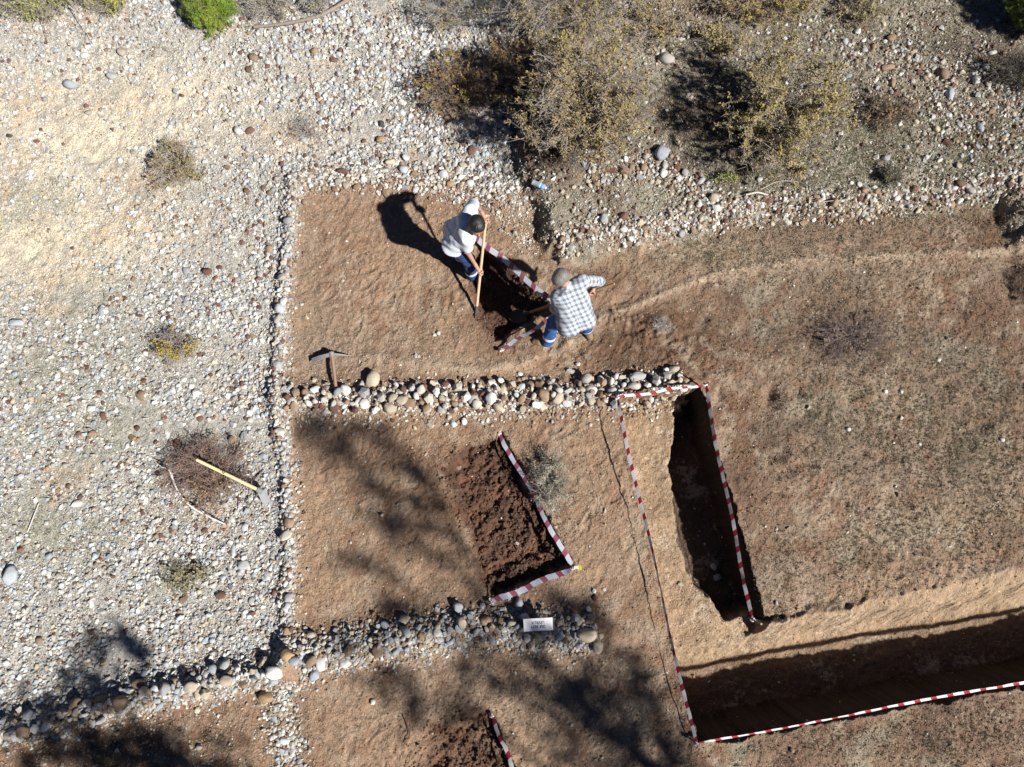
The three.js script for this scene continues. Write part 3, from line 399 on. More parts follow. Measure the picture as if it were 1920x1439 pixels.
function shrub(name, label, category, [px, py, hc], { rx, rz, ht, seed, stems = 14, subs = 9, twigs = 7, bark = [0.24, 0.2, 0.17], leaves = 0, leafSize = 0.02, tones = [[0.2, 0.17, 0.05]], low = 0.25, thick = 0.008, needles, twigLen = 0.16, dome = 1, tips, lean = [0, 0] }) {
  const r = rng(seed), [cx, cz] = G(px, py, hc), base = V(cx, hAt(cx, cz) - 0.01, cz), o = thing(name, label, category, base);
  const S = new Twigs(), T = new Twigs(), ends = [];
  const within = (v) => Math.hypot(v.x / rx, v.z / rz, (v.y - ht * 0.3) / (ht * 0.75)) < 1.05 + 0.15 * n2(v.x * 4 + seed, v.z * 4);
  for (let s = 0; s < stems; s++) {
    const a = s / stems * 6.283 + r() * 0.7, out = Math.sqrt(0.08 + 0.92 * r()), tx = Math.cos(a) * rx * out + lean[0], tz = Math.sin(a) * rz * out + lean[1], ty = ht * lerp(low, 1, Math.sqrt(Math.max(0, 1 - out * out * 0.9)) * dome) * (0.7 + 0.4 * r());
    let prev = V((r() - 0.5) * 0.12 * rx, 0, (r() - 0.5) * 0.12 * rz); const N = 7, root = prev.clone();
    for (let k = 1; k <= N; k++) {
      const t = k / N, q = V(lerp(root.x, tx, Math.pow(t, 0.85)), ty * Math.pow(t, 0.75), lerp(root.z, tz, Math.pow(t, 0.85))).add(V(r() - 0.5, r() - 0.5, r() - 0.5).multiplyScalar(0.11 * rx)); if (q.y < 0.01) q.y = 0.01;
      S.rod(prev, q, thick * (1.15 - t), thick * (1.05 - t), 4);
      const nb = Math.round(subs * (0.35 + t) / N * 1.6 + r());
      for (let b = 0; b < nb; b++) {
        const m = prev.clone().lerp(q, r()), d = V((r() - 0.5) * 2 + Math.cos(a) * 0.5, r() * 1.3 - 0.25, (r() - 0.5) * 2 + Math.sin(a) * 0.5).normalize(), L = twigLen * (0.8 + 1.4 * r()) * Math.sqrt(rx), e = m.clone().addScaledVector(d, L); e.y = Math.max(e.y, 0.015);
        if (!within(e)) continue; const mid = m.clone().lerp(e, 0.5).add(V(r() - 0.5, r() - 0.5, r() - 0.5).multiplyScalar(L * 0.25));
        T.rod(m, mid, thick * 0.42, thick * 0.34); T.rod(mid, e, thick * 0.34, thick * 0.2);
        for (let w = 0; w < twigs; w++) { const f = r(), st = (f < 0.5 ? m.clone().lerp(mid, f * 2) : mid.clone().lerp(e, f * 2 - 1)), dd = d.clone().add(V(r() - 0.5, (r() - 0.4) * 0.9, r() - 0.5).multiplyScalar(2.2)).normalize(), en = st.clone().addScaledVector(dd, L * (0.2 + 0.5 * r())); en.y = Math.max(en.y, 0.01); T.rod(st, en, thick * 0.24, thick * 0.12); ends.push([st, en]); }
      }
      prev = q;
    }
  }
  part('stem', S.geo(), mat(bark[0] * 0.8, bark[1] * 0.8, bark[2] * 0.8, 0.9), o);
  const tw = part('twigs', T.geo(), mat(...bark, 0.9), o); tw.userData.kind = 'stuff';
  if (leaves && ends.length) {
    const L = []; let cur;
    for (let i = 0; i < leaves; i++) {
      if (i % 16 === 0) cur = ends[Math.floor(r() * ends.length)]; const [a, b] = cur, f = tips ? 0.5 + 0.5 * r() : r(), q = a.clone().lerp(b, f), patch = 0.9 * n2((q.x + cx) * 3.6 + seed, (q.z + cz) * 3.6) + 0.6 * n2((q.x) * 8.5, (q.z) * 8.5 + seed);
      if (!needles && patch < -0.08 && r() < 0.94) continue;
      const tn = tones[clamp(Math.floor((patch * 0.6 + 0.5 + 0.35 * (r() - 0.5)) * tones.length), 0, tones.length - 1)], k = 0.7 + 0.55 * r(), sz = leafSize * 1.75 * (0.6 + 0.8 * r());
      L.push([q.x + base.x + (r() - 0.5) * 0.05, q.y + base.y + 0.01 + (r() - 0.3) * 0.05, q.z + base.z + (r() - 0.5) * 0.05, sz, sz, sz, [tn[0] * k, tn[1] * k, tn[2] * k], (r() - 0.6) * 1.8, r() * 6.283, (r() - 0.5) * 0.8]);
    }
    scatter('foliage', needles ? needleGeo : leafGeo, leafMat, L, o);
  }
  return o;
}
const OL = [[0.27, 0.17, 0.1], [0.31, 0.215, 0.12], [0.33, 0.245, 0.12], [0.26, 0.205, 0.1], [0.35, 0.285, 0.1]];
shrub('thorn_shrub', 'biggest olive brown shrub, dense and twiggy, above the water bottle', 'shrub', [1085, 212, 0.65], { rx: 0.95, rz: 1.15, ht: 1.3, seed: 31, stems: 42, subs: 17, twigs: 4, leaves: 34000, thick: 0.012, leafSize: 0.018, tones: OL, bark: [0.3, 0.27, 0.24], low: 0.35 });
shrub('thorn_shrub', 'yellowish open shrub on the grassy ground, right of the biggest shrub', 'shrub', [1455, 228, 0.5], { rx: 0.95, rz: 1.12, ht: 1.15, seed: 32, stems: 34, subs: 13, twigs: 3, leaves: 25000, thick: 0.012, leafSize: 0.018, tones: [[0.24, 0.16, 0.09], [0.27, 0.21, 0.11], [0.34, 0.265, 0.11], [0.28, 0.23, 0.11], [0.4, 0.32, 0.1]], bark: [0.28, 0.25, 0.22], low: 0.3 });
shrub('thorn_shrub', 'low sparse brown scrub spreading left of the biggest shrub', 'shrub', [870, 150, 0.2], { rx: 0.95, rz: 0.55, ht: 0.38, seed: 33, stems: 26, subs: 14, twigs: 3, leaves: 5200, leafSize: 0.018, tones: [[0.2, 0.11, 0.06], [0.24, 0.15, 0.07], [0.26, 0.21, 0.06]], bark: [0.2, 0.15, 0.12] });
shrub('thorn_shrub', 'tangled grey brown scrub at the top edge above the biggest shrub', 'shrub', [1050, 30, 0.3], { rx: 1.25, rz: 0.55, ht: 0.6, seed: 34, stems: 30, subs: 15, twigs: 4, leaves: 9000, leafSize: 0.018, tones: OL, bark: [0.33, 0.3, 0.27] });
shrub('thorn_shrub', 'bare grey thicket at the top edge left of the tangled scrub', 'shrub', [850, 10, 0.2], { rx: 0.7, rz: 0.4, ht: 0.5, seed: 35, stems: 24, subs: 14, twigs: 4, leaves: 1200, leafSize: 0.016, tones: OL, bark: [0.36, 0.34, 0.32] });
shrub('thorn_shrub', 'rusty brown and yellow scrub at the top edge above the yellowish shrub', 'shrub', [1420, 30, 0.2], { rx: 1.0, rz: 0.45, ht: 0.4, seed: 36, stems: 22, subs: 12, twigs: 3, leaves: 5000, leafSize: 0.018, tones: [[0.22, 0.12, 0.06], [0.28, 0.2, 0.08], [0.3, 0.25, 0.07]], bark: [0.28, 0.22, 0.17] });
shrub('dry_bush', 'half bare dry bush in the upper left gravel', 'bush', [328, 308, 0.15], { rx: 0.44, rz: 0.4, ht: 0.4, seed: 37, stems: 22, subs: 10, twigs: 3, leaves: 2600, leafSize: 0.015, tones: [[0.3, 0.21, 0.11], [0.33, 0.25, 0.13], [0.28, 0.26, 0.1]], bark: [0.36, 0.31, 0.27], thick: 0.0084 });
shrub('dry_bush', 'small bush with yellow leaf tips in the middle of the left gravel', 'bush', [328, 655, 0.12], { rx: 0.36, rz: 0.3, ht: 0.34, seed: 38, stems: 18, subs: 10, twigs: 3, leaves: 1900, leafSize: 0.016, tones: [[0.3, 0.22, 0.12], [0.36, 0.28, 0.06], [0.4, 0.31, 0.05]], bark: [0.36, 0.32, 0.29], thick: 0.0084 });
shrub('dry_bush', 'bare reddish twiggy bush under the pale handled mattock', 'bush', [385, 885, 0.14], { rx: 0.68, rz: 0.58, ht: 0.36, seed: 39, stems: 34, subs: 14, twigs: 4, leaves: 2600, leafSize: 0.014, tones: [[0.22, 0.12, 0.08], [0.28, 0.17, 0.1], [0.27, 0.22, 0.1]], bark: [0.27, 0.19, 0.165], thick: 0.0084 });
shrub('dry_bush', 'tiny grey bare bush in the gravel above the upper room', 'bush', [572, 240, 0.1], { rx: 0.22, rz: 0.2, ht: 0.24, seed: 40, stems: 12, subs: 8, twigs: 3, leaves: 300, leafSize: 0.012, tones: [[0.3, 0.24, 0.15]], bark: [0.38, 0.35, 0.34], thick: 0.007 });
shrub('dry_bush', 'pale grey dry bush beside the tape of the dark red pit', 'bush', [1035, 905, 0.14], { rx: 0.28, rz: 0.42, ht: 0.34, seed: 41, stems: 26, subs: 11, twigs: 4, leaves: 1200, leafSize: 0.014, tones: [[0.34, 0.3, 0.22], [0.3, 0.28, 0.2]], bark: [0.38, 0.35, 0.3], thick: 0.007 });
shrub('dry_bush', 'flattened purple grey dead brush in the middle of the right field', 'bush', [1590, 630, 0.06], { rx: 0.75, rz: 0.42, ht: 0.16, seed: 42, stems: 24, subs: 10, twigs: 3, leaves: 900, leafSize: 0.014, tones: [[0.2, 0.14, 0.11]], bark: [0.2, 0.155, 0.145], thick: 0.007 });
shrub('dry_bush', 'brown dead tussock on the grassy ground at the upper right', 'bush', [1650, 232, 0.08], { rx: 0.5, rz: 0.32, ht: 0.24, seed: 43, stems: 30, subs: 9, twigs: 3, leaves: 1600, leafSize: 0.02, tones: [[0.15, 0.1, 0.06], [0.2, 0.14, 0.08]], bark: [0.2, 0.16, 0.12], thick: 0.007 });
shrub('dry_bush', 'dark bare bush at the right edge of the upper right scrub', 'bush', [1890, 160, 0.12], { rx: 0.62, rz: 0.34, ht: 0.36, seed: 44, stems: 28, subs: 12, twigs: 3, leaves: 1800, leafSize: 0.016, tones: [[0.07, 0.065, 0.045], [0.11, 0.09, 0.05]], bark: [0.1, 0.09, 0.08], thick: 0.0084 });
shrub('dry_bush', 'faint green grey tuft in the lower left gravel', 'bush', [345, 1080, 0.05], { rx: 0.36, rz: 0.22, ht: 0.14, seed: 45, stems: 24, subs: 8, twigs: 3, leaves: 1200, leafSize: 0.02, tones: [[0.22, 0.21, 0.12], [0.27, 0.24, 0.15]], bark: [0.3, 0.28, 0.2], thick: 0.0056 });
shrub('dry_bush', 'small dark tuft on the stone bank at the right', 'bush', [1648, 352, 0.05], { rx: 0.18, rz: 0.15, ht: 0.2, seed: 46, stems: 16, subs: 8, twigs: 3, leaves: 900, leafSize: 0.018, tones: [[0.08, 0.09, 0.05], [0.12, 0.11, 0.06]], bark: [0.16, 0.13, 0.1], thick: 0.0056 });
const GREEN = [[0.13, 0.2, 0.025], [0.17, 0.27, 0.025], [0.22, 0.33, 0.03], [0.28, 0.36, 0.04]];
shrub('green_bush', 'bright green feathery bush at the top edge on the left', 'bush', [392, 12, 0.2], { rx: 0.4, rz: 0.34, ht: 0.5, seed: 47, stems: 34, subs: 16, twigs: 7, leaves: 11000, leafSize: 0.026, tones: GREEN, bark: [0.3, 0.24, 0.14], needles: true, thick: 0.006 });
shrub('green_bush', 'darker green feathery bush in the top right corner', 'bush', [1925, 42, 0.3], { rx: 0.46, rz: 0.52, ht: 0.75, seed: 48, stems: 36, subs: 17, twigs: 7, leaves: 13000, leafSize: 0.026, tones: [[0.06, 0.1, 0.012], [0.09, 0.15, 0.015], [0.13, 0.19, 0.02], [0.19, 0.22, 0.025]], bark: [0.2, 0.16, 0.1], needles: true, thick: 0.006 });
shrub('thorn_shrub', 'green and grey scrub along the top left corner', 'shrub', [60, 0, 0.15], { rx: 1.0, rz: 0.42, ht: 0.5, seed: 49, stems: 34, subs: 15, twigs: 4, leaves: 9000, leafSize: 0.018, tones: [[0.28, 0.18, 0.1], [0.3, 0.25, 0.13], [0.28, 0.3, 0.1], [0.36, 0.36, 0.09]], bark: [0.38, 0.34, 0.3] });
shrub('thorn_shrub', 'yellow green scrub at the top edge left of the bright green bush', 'shrub', [205, -8, 0.15], { rx: 0.4, rz: 0.3, ht: 0.4, seed: 50, stems: 20, subs: 13, twigs: 4, leaves: 4200, leafSize: 0.018, tones: [[0.3, 0.26, 0.12], [0.34, 0.34, 0.08], [0.4, 0.37, 0.08]], bark: [0.36, 0.32, 0.28] });
shrub('thorn_shrub', 'grey dry scrub between the bright green bush and the fallen branch', 'shrub', [500, 5, 0.1], { rx: 0.52, rz: 0.34, ht: 0.34, seed: 51, stems: 24, subs: 14, twigs: 4, leaves: 1800, leafSize: 0.016, tones: [[0.34, 0.29, 0.18], [0.3, 0.27, 0.16]], bark: [0.36, 0.33, 0.3] });
shrub('thorn_shrub', 'grey bare scrub at the top edge under the far end of the fallen branch', 'shrub', [590, -5, 0.1], { rx: 0.3, rz: 0.3, ht: 0.34, seed: 52, stems: 20, subs: 13, twigs: 4, leaves: 700, leafSize: 0.016, tones: [[0.34, 0.29, 0.18]], bark: [0.37, 0.35, 0.33] });
shrub('dry_bush', 'low grey brown bush at the top right of the biggest shrub', 'bush', [1225, 70, 0.08], { rx: 0.6, rz: 0.45, ht: 0.24, seed: 54, stems: 24, subs: 9, twigs: 3, leaves: 2600, leafSize: 0.018, tones: OL, bark: [0.36, 0.31, 0.26], thick: 0.006 });
shrub('dry_bush', 'low straw coloured bush above the yellowish shrub', 'bush', [1350, 95, 0.08], { rx: 0.5, rz: 0.36, ht: 0.2, seed: 55, stems: 22, subs: 9, twigs: 3, leaves: 2000, leafSize: 0.018, tones: [[0.24, 0.2, 0.1], [0.34, 0.27, 0.12]], bark: [0.38, 0.33, 0.27], thick: 0.006 });
shrub('dry_bush', 'small brown bush in the stones at the top, right of the yellowish shrub', 'bush', [1600, 45, 0.08], { rx: 0.5, rz: 0.4, ht: 0.24, seed: 56, stems: 22, subs: 9, twigs: 3, leaves: 1800, leafSize: 0.018, tones: [[0.2, 0.14, 0.08], [0.28, 0.24, 0.12]], bark: [0.28, 0.23, 0.19], thick: 0.006 });
shrub('dry_bush', 'low rust brown bush on the gravel above the rubble row', 'bush', [965, 120, 0.1], { rx: 0.55, rz: 0.5, ht: 0.3, seed: 57, stems: 26, subs: 10, twigs: 3, leaves: 3200, leafSize: 0.018, tones: [[0.2, 0.11, 0.06], [0.26, 0.17, 0.08], [0.3, 0.22, 0.09]], bark: [0.26, 0.21, 0.18], thick: 0.006 });
shrub('dry_bush', 'yellow green tuft among the stones at the foot of the yellowish shrub', 'bush', [1352, 352, 0.05], { rx: 0.16, rz: 0.12, ht: 0.16, seed: 58, stems: 14, subs: 8, twigs: 3, leaves: 900, leafSize: 0.016, tones: [[0.24, 0.26, 0.08], [0.3, 0.32, 0.1]], bark: [0.3, 0.26, 0.18], thick: 0.005 });
shrub('dry_bush', 'thin grey twigs sticking up beside the track right of the plaid shirted worker', 'bush', [1238, 612, 0.05], { rx: 0.16, rz: 0.16, ht: 0.14, seed: 59, stems: 12, subs: 7, twigs: 3, leaves: 60, leafSize: 0.014, tones: [[0.34, 0.3, 0.24]], bark: [0.44, 0.42, 0.4], thick: 0.005 });
shrub('dry_bush', 'dark dry weeds at the right edge beside the end of the track', 'bush', [1915, 520, 0.05], { rx: 0.22, rz: 0.4, ht: 0.16, seed: 60, stems: 16, subs: 8, twigs: 3, leaves: 500, leafSize: 0.016, tones: [[0.12, 0.09, 0.06]], bark: [0.16, 0.12, 0.09], thick: 0.005 });
// fallen branches and sticks
function stick(name, label, pts, r0, r1, color, category = 'stick', side) {
  const q = pts.map(([x, y, h]) => onGround(x, y, h)), c = new THREE.CatmullRomCurve3(q), o = thing(name, label, category, q[0].clone()), T = new Twigs(), N = pts.length * 5;
  for (let i = 0; i < N; i++) { const a = c.getPoint(i / N).sub(q[0]), b = c.getPoint((i + 1) / N).sub(q[0]); const k = 0.85 + 0.3 * rS(); T.rod(a, b, lerp(r0, r1, i / N) * k, lerp(r0, r1, (i + 1) / N) * k, 7); }
  part('stem', T.geo(), mat(...color, 0.85, { bumpMap: stoneTex, bumpScale: 0.004 }), o);
  if (side) { const B = new Twigs(); for (const [t, dx, dy, h] of side) { const a = c.getPoint(t), e = a.clone().add(V(dx * M_PX, h, dy * M_PX)), m = a.clone().lerp(e, 0.5).add(V((rS() - 0.5) * 0.04, 0.01, (rS() - 0.5) * 0.04)); a.sub(q[0]); e.sub(q[0]); m.sub(q[0]); B.rod(a, m, r1, r1 * 0.7, 4); B.rod(m, e, r1 * 0.7, r1 * 0.3, 4); } part('twig', B.geo(), mat(...color, 0.85), o); }
  return o;
}
stick('fallen_branch', 'long grey brown branch lying in white stones at the top edge', [[478, 55, 0.05], [540, 50, 0.07], [600, 38, 0.09], [640, 18, 0.1], [690, -12, 0.12]], 0.022, 0.03, [0.24, 0.2, 0.17], 'branch');
stick('dead_stick', 'bent white stick lying across the bare reddish bush', [[310, 875, 0.06], [331, 884, 0.2], [345, 915, 0.22], [365, 945, 0.2], [395, 967, 0.12], [424, 983, 0.05]], 0.014, 0.01, [0.64, 0.61, 0.59], 'stick', [[0.17, -22, -10, 0]]);
stick('dead_stick', 'short pale stick in the gravel at the left edge', [[54, 998, 0.03], [65, 975, 0.05], [76, 945, 0.04]], 0.008, 0.005, [0.55, 0.53, 0.5]);
stick('dead_stick', 'curved white stick on the stone bank under the yellowish shrub', [[1396, 369, 0.06], [1415, 366, 0.08], [1436, 369, 0.06]], 0.016, 0.012, [0.55, 0.5, 0.44]);
stick('dead_stick', 'thin grey stick along the grass edge right of the curved white stick', [[1425, 358, 0.04], [1455, 345, 0.07], [1492, 344, 0.06]], 0.006, 0.004, [0.42, 0.38, 0.33]);
stick('dead_stick', 'thin grey stick lying on the right part of the stone bank', [[1518, 384, 0.06], [1550, 382, 0.08], [1585, 378, 0.07]], 0.007, 0.004, [0.4, 0.36, 0.32]);
stick('dead_branch', 'dark forked dead twig hanging over the gravel from the upper left scrub', [[72, 0, 0.3], [88, 25, 0.22], [91, 55, 0.14], [93, 85, 0.05]], 0.008, 0.004, [0.13, 0.1, 0.09], 'branch', [[0.5, 12, 14, -0.05], [0.7, 9, 16, -0.05], [0.35, -8, 16, -0.05]]);
stick('dead_branch', 'pale forked dead branch right of the dark one in the upper left scrub', [[116, -4, 0.4], [135, 14, 0.34], [152, 28, 0.26], [163, 55, 0.15], [178, 88, 0.04]], 0.012, 0.004, [0.36, 0.32, 0.29], 'branch', [[0.4, 30, 4, 0], [0.5, 24, 14, -0.05], [0.2, 6, 32, -0.12], [0.65, 12, 14, -0.05]]);
stick('dead_root', 'thin dark root lying on the soil left of the lower pit', [[756, 1340, 0.02], [766, 1365, 0.03], [768, 1378, 0.03], [756, 1398, 0.02]], 0.006, 0.004, [0.1, 0.06, 0.04], 'root');
// grass: short, dry and grey green, nobody could count it
{
  const tuft = (n, seed, lie) => { const r = rng(seed), p = [], ix = []; for (let k = 0; k < n; k++) { const a = r() * 6.283, q = lie * (0.4 + r()), dx = Math.cos(a), dz = Math.sin(a), s = p.length / 3, w = 0.035 + 0.03 * r(), bx = (r() - 0.5) * 0.5, bz = (r() - 0.5) * 0.5; p.push(bx - dz * w, 0, bz + dx * w, bx + dz * w, 0, bz - dx * w, bx + dx * q * 0.5 - dz * w * 0.7, 0.5 + 0.2 * r(), bz + dz * q * 0.5 + dx * w * 0.7, bx + dx * q, 0.55 + 0.45 * r(), bz + dz * q); ix.push(s, s + 1, s + 2, s + 1, s + 3, s + 2); } const g = new THREE.BufferGeometry(); g.setAttribute('position', new THREE.Float32BufferAttribute(p, 3)); g.setIndex(ix); g.computeVertexNormals(); return g; };
  const A = [], B = [], r = rng(303);
  const field = blobs('1700,300,220,130,1;1520,330,140,80,.9;1620,420,300,30,.4;1400,470,200,50,.75;1650,560,200,70,.45;1620,760,170,110,.75;1800,880,170,140,.75;1500,880,90,50,.5;1650,1030,220,50,.5;1330,480,120,50,.6;1500,80,160,70,.8;1750,60,200,80,.8;1300,110,80,120,.7;1700,1390,280,40,.55;1870,1350,100,60,.6;1500,1080,120,60,.5;1340,640,70,50,.3;1880,300,80,100,.8;1450,250,200,140,.6;130,700,170,160,.35;90,1000,120,90,.4;330,1080,60,40,.4;60,390,90,70,.35;600,620,50,120,.12;720,640,140,50,.14;200,1400,240,50,.5;900,1290,240,50,.2;1180,1330,120,80,.3;1050,930,60,90,.3;1560,620,160,70,.5;1850,720,90,90,.6;1760,480,180,30,.3;1240,240,70,90,.7');
  for (let i = 0; i < 330000; i++) {
    const x = lerp(-7.8, 7.8, r()), z = lerp(-7.8, 3.6, r()); if (Math.abs(x) > 6.75 - 0.13 * z || !noPit(x, z)) continue;
    const pat = fbm(x * 2.4 + 5, z * 2.4, 3), f = field(x, z) * clamp(0.75 + 1.3 * pat, 0.06, 1.2); if (r() > f) continue;
    const k = 0.7 + 0.6 * r(), green = greenTint(x, z) > 0.25 && r() < 0.5, dry = r(), c = green ? [0.24, 0.25, 0.15] : dry < 0.4 ? [0.4, 0.35, 0.25] : dry < 0.75 ? [0.28, 0.26, 0.18] : [0.17, 0.14, 0.095], s = 0.012 + 0.022 * r();
    (r() < 0.5 ? A : B).push([x, hAt(x, z) - 0.002, z, s * 1.2, s, s * 1.2, [c[0] * k, c[1] * k, c[2] * k], 0, r() * 6.283, 0]);
  }
  const gm = mat(1, 1, 1, 0.9, { side: THREE.DoubleSide });
  tag(scatter('short_grass', tuft(7, 1, 0.5), gm, A, scene), 'short grey green grass thinly covering the right side', 'grass', null, 'stuff');
  tag(scatter('dry_grass', tuft(8, 2, 0.9), gm, B, scene), 'flattened dry straw coloured grass on the right side', 'grass', null, 'stuff');
  const twig = (() => { const T = new Twigs(); T.rod(V(-0.5, 0.02, 0), V(0.1, 0.05, 0.06), 0.03, 0.024); T.rod(V(0.1, 0.05, 0.06), V(0.5, 0.03, 0), 0.024, 0.012); return T.geo(); })(), L = [];
  for (let i = 0; i < 26000; i++) { const x = lerp(-7.8, 7.8, r()), z = lerp(-7.8, 3.6, r()); const f = field(x, z) + 0.12 + bigZone(x, z) * 0.2; if (!noPit(x, z) && r() < 0.6) continue; if (r() > f * 0.6) continue; const c = pick([[0.42, 0.37, 0.3], [0.3, 0.24, 0.17], [0.16, 0.11, 0.07], [0.46, 0.4, 0.28]], r), s = 0.03 + 0.09 * r() * r(); L.push([x, hAt(x, z) + 0.004, z, s, s * 0.8, s * 0.8, c, 0, r() * 6.283, (r() - 0.5) * 0.3]); }
  tag(scatter('twig_litter', twig, mat(1, 1, 1, 0.9), L, scene), 'broken dry twigs and straw lying on the ground', 'twigs', null, 'stuff');
}

// ---------- trees beyond the lower edge of the picture, whose shade falls into it ----------
function tree(name, label, bx, bz, fork, hc, chains, seed) {
  const r = rng(seed), base = V(bx, hAt(bx, bz) - 0.05, bz), o = thing(name, label, 'tree', base, null), T = new Twigs();
  let a = V(0, 0, 0); for (let k = 1; k <= 8; k++) { const b = V(0.05 * Math.sin(k), fork * k / 8, 0.06 * Math.cos(k * 1.3)); T.rod(a, b, lerp(0.12, 0.06, (k - 1) / 8), lerp(0.12, 0.06, k / 8), 10); a = b; }
  const barkM = mat(0.16, 0.115, 0.08, 0.95, { bumpMap: stoneTex, bumpScale: 0.02 }); part('trunk', T.geo(), barkM, o);
  const L = [], K = new Twigs();
  for (const [pts, rad, dens, hh] of chains) {
    const P = pts.map(([x, y]) => { const [gx, gz] = G(x, y), h = hh + (r() - 0.5) * 0.5; return V(gx - SH[0] * COT * h, h, gz - SH[1] * COT * h).sub(base); });
    const limb = new Twigs(), ctl = [a.clone(), a.clone().lerp(P[P.length - 1], 0.45).add(V(0, 0.35, 0)), ...P.slice().reverse()], c = new THREE.CatmullRomCurve3(ctl), N = 18;
    for (let i = 0; i < N; i++) limb.rod(c.getPoint(i / N), c.getPoint((i + 1) / N), lerp(0.026, 0.006, i / N), lerp(0.026, 0.006, (i + 1) / N), 6);
    part('limb', limb.geo(), barkM, o);
    const line = P.length > 1 ? new THREE.CatmullRomCurve3(P) : null, R = rad * M_PX, len = line ? line.getLength() : 0, n = Math.round(dens * 900 * (len * 2 * R + Math.PI * R * R));
    const sprays = Math.round(n / 22);
    for (let i = 0; i < sprays; i++) {
      const ctr = line ? line.getPoint(r()) : P[0].clone(), q = V(gauss(r), gauss(r) * 0.7, gauss(r)).multiplyScalar(R * 0.62).add(ctr), dir = V(r() - 0.5, r() - 0.5, r() - 0.5).normalize(), tip = q.clone().addScaledVector(dir, 0.16); K.rod(q.clone().addScaledVector(dir, -0.12), tip, 0.005, 0.002);
      for (let k = 0; k < 22; k++) { const e = q.clone().addScaledVector(dir, (r() - 0.4) * 0.26).add(V(r() - 0.5, r() - 0.5, r() - 0.5).multiplyScalar(0.07)), s = 0.05 + 0.025 * r(), v = 0.7 + 0.6 * r(); L.push([e.x + base.x, e.y + base.y, e.z + base.z, s, s, s, [0.07 * v, 0.09 * v, 0.035 * v], r() * 6.283, r() * 6.283, r() * 6.283]); }
    }
  }
  const k = part('twigs', K.geo(), barkM, o); k.userData.kind = 'stuff';
  scatter('crown', leafGeo, leafMat, L, o);
  return o;
}
tree('tree', 'leafy tree beyond the lower right of the dig, shading the lower room', 5.2, 5.4, 4.2, 6.4, [
  [[[560, 792], [640, 818], [735, 858], [790, 905]], 50, 0.85, 6.4], [[[610, 850], [690, 905], [780, 955], [850, 1005]], 44, 0.8, 6.5], [[[640, 1040], [700, 1072], [765, 1100]], 34, 0.8, 6.2], [[[700, 965], [760, 1000], [830, 1060], [900, 1112]], 50, 0.85, 6.3], [[[715, 1142], [765, 1132]], 32, 0.75, 6.1], [[[990, 1108], [1090, 1135], [1130, 1170]], 30, 0.9, 6.0], [[[655, 785], [720, 805]], 24, 0.7, 6.6], [[[780, 880], [835, 955]], 22, 0.7, 6.5]], 61);
tree('tree', 'broad tree beyond the lower edge, shading the sign and the lower right', 5.9, 6.9, 3.4, 5, [
  [[[850, 1180], [960, 1180], [1070, 1170]], 50, 0.8, 5.2], [[[970, 1150], [1005, 1152]], 30, 0.7, 5.2], [[[690, 1262], [780, 1300], [760, 1330]], 48, 0.75, 5.3], [[[870, 1245], [960, 1280], [1060, 1290], [1130, 1255]], 66, 0.7, 5.0], [[[1000, 1375], [1150, 1335], [1240, 1390]], 80, 0.8, 4.7], [[[1120, 1215], [1200, 1265], [1235, 1330]], 46, 0.8, 4.8], [[[1040, 1425], [1180, 1440], [1290, 1430]], 56, 0.9, 4.5], [[[840, 1330], [900, 1355]], 44, 0.7, 5.1], [[[610, 1195], [700, 1180]], 26, 0.7, 5.4]], 62);
tree('tree', 'bushy tree beyond the lower left edge, shading the slanting wall', -2.1, 6.0, 2.6, 4, [
  [[[50, 1325], [150, 1255], [235, 1200], [265, 1235]], 46, 0.75, 4.2], [[[0, 1350], [120, 1310], [215, 1290]], 50, 0.85, 4.0], [[[300, 1415], [430, 1440]], 50, 0.9, 3.5], [[[40, 1425], [190, 1410], [310, 1385]], 56, 1.6, 3.7], [[[60, 1375], [160, 1350]], 34, 1.1, 3.9], [[[170, 1190], [190, 1235]], 26, 0.9, 4.3], [[[250, 1440], [350, 1430]], 44, 1.1, 3.6]], 63);

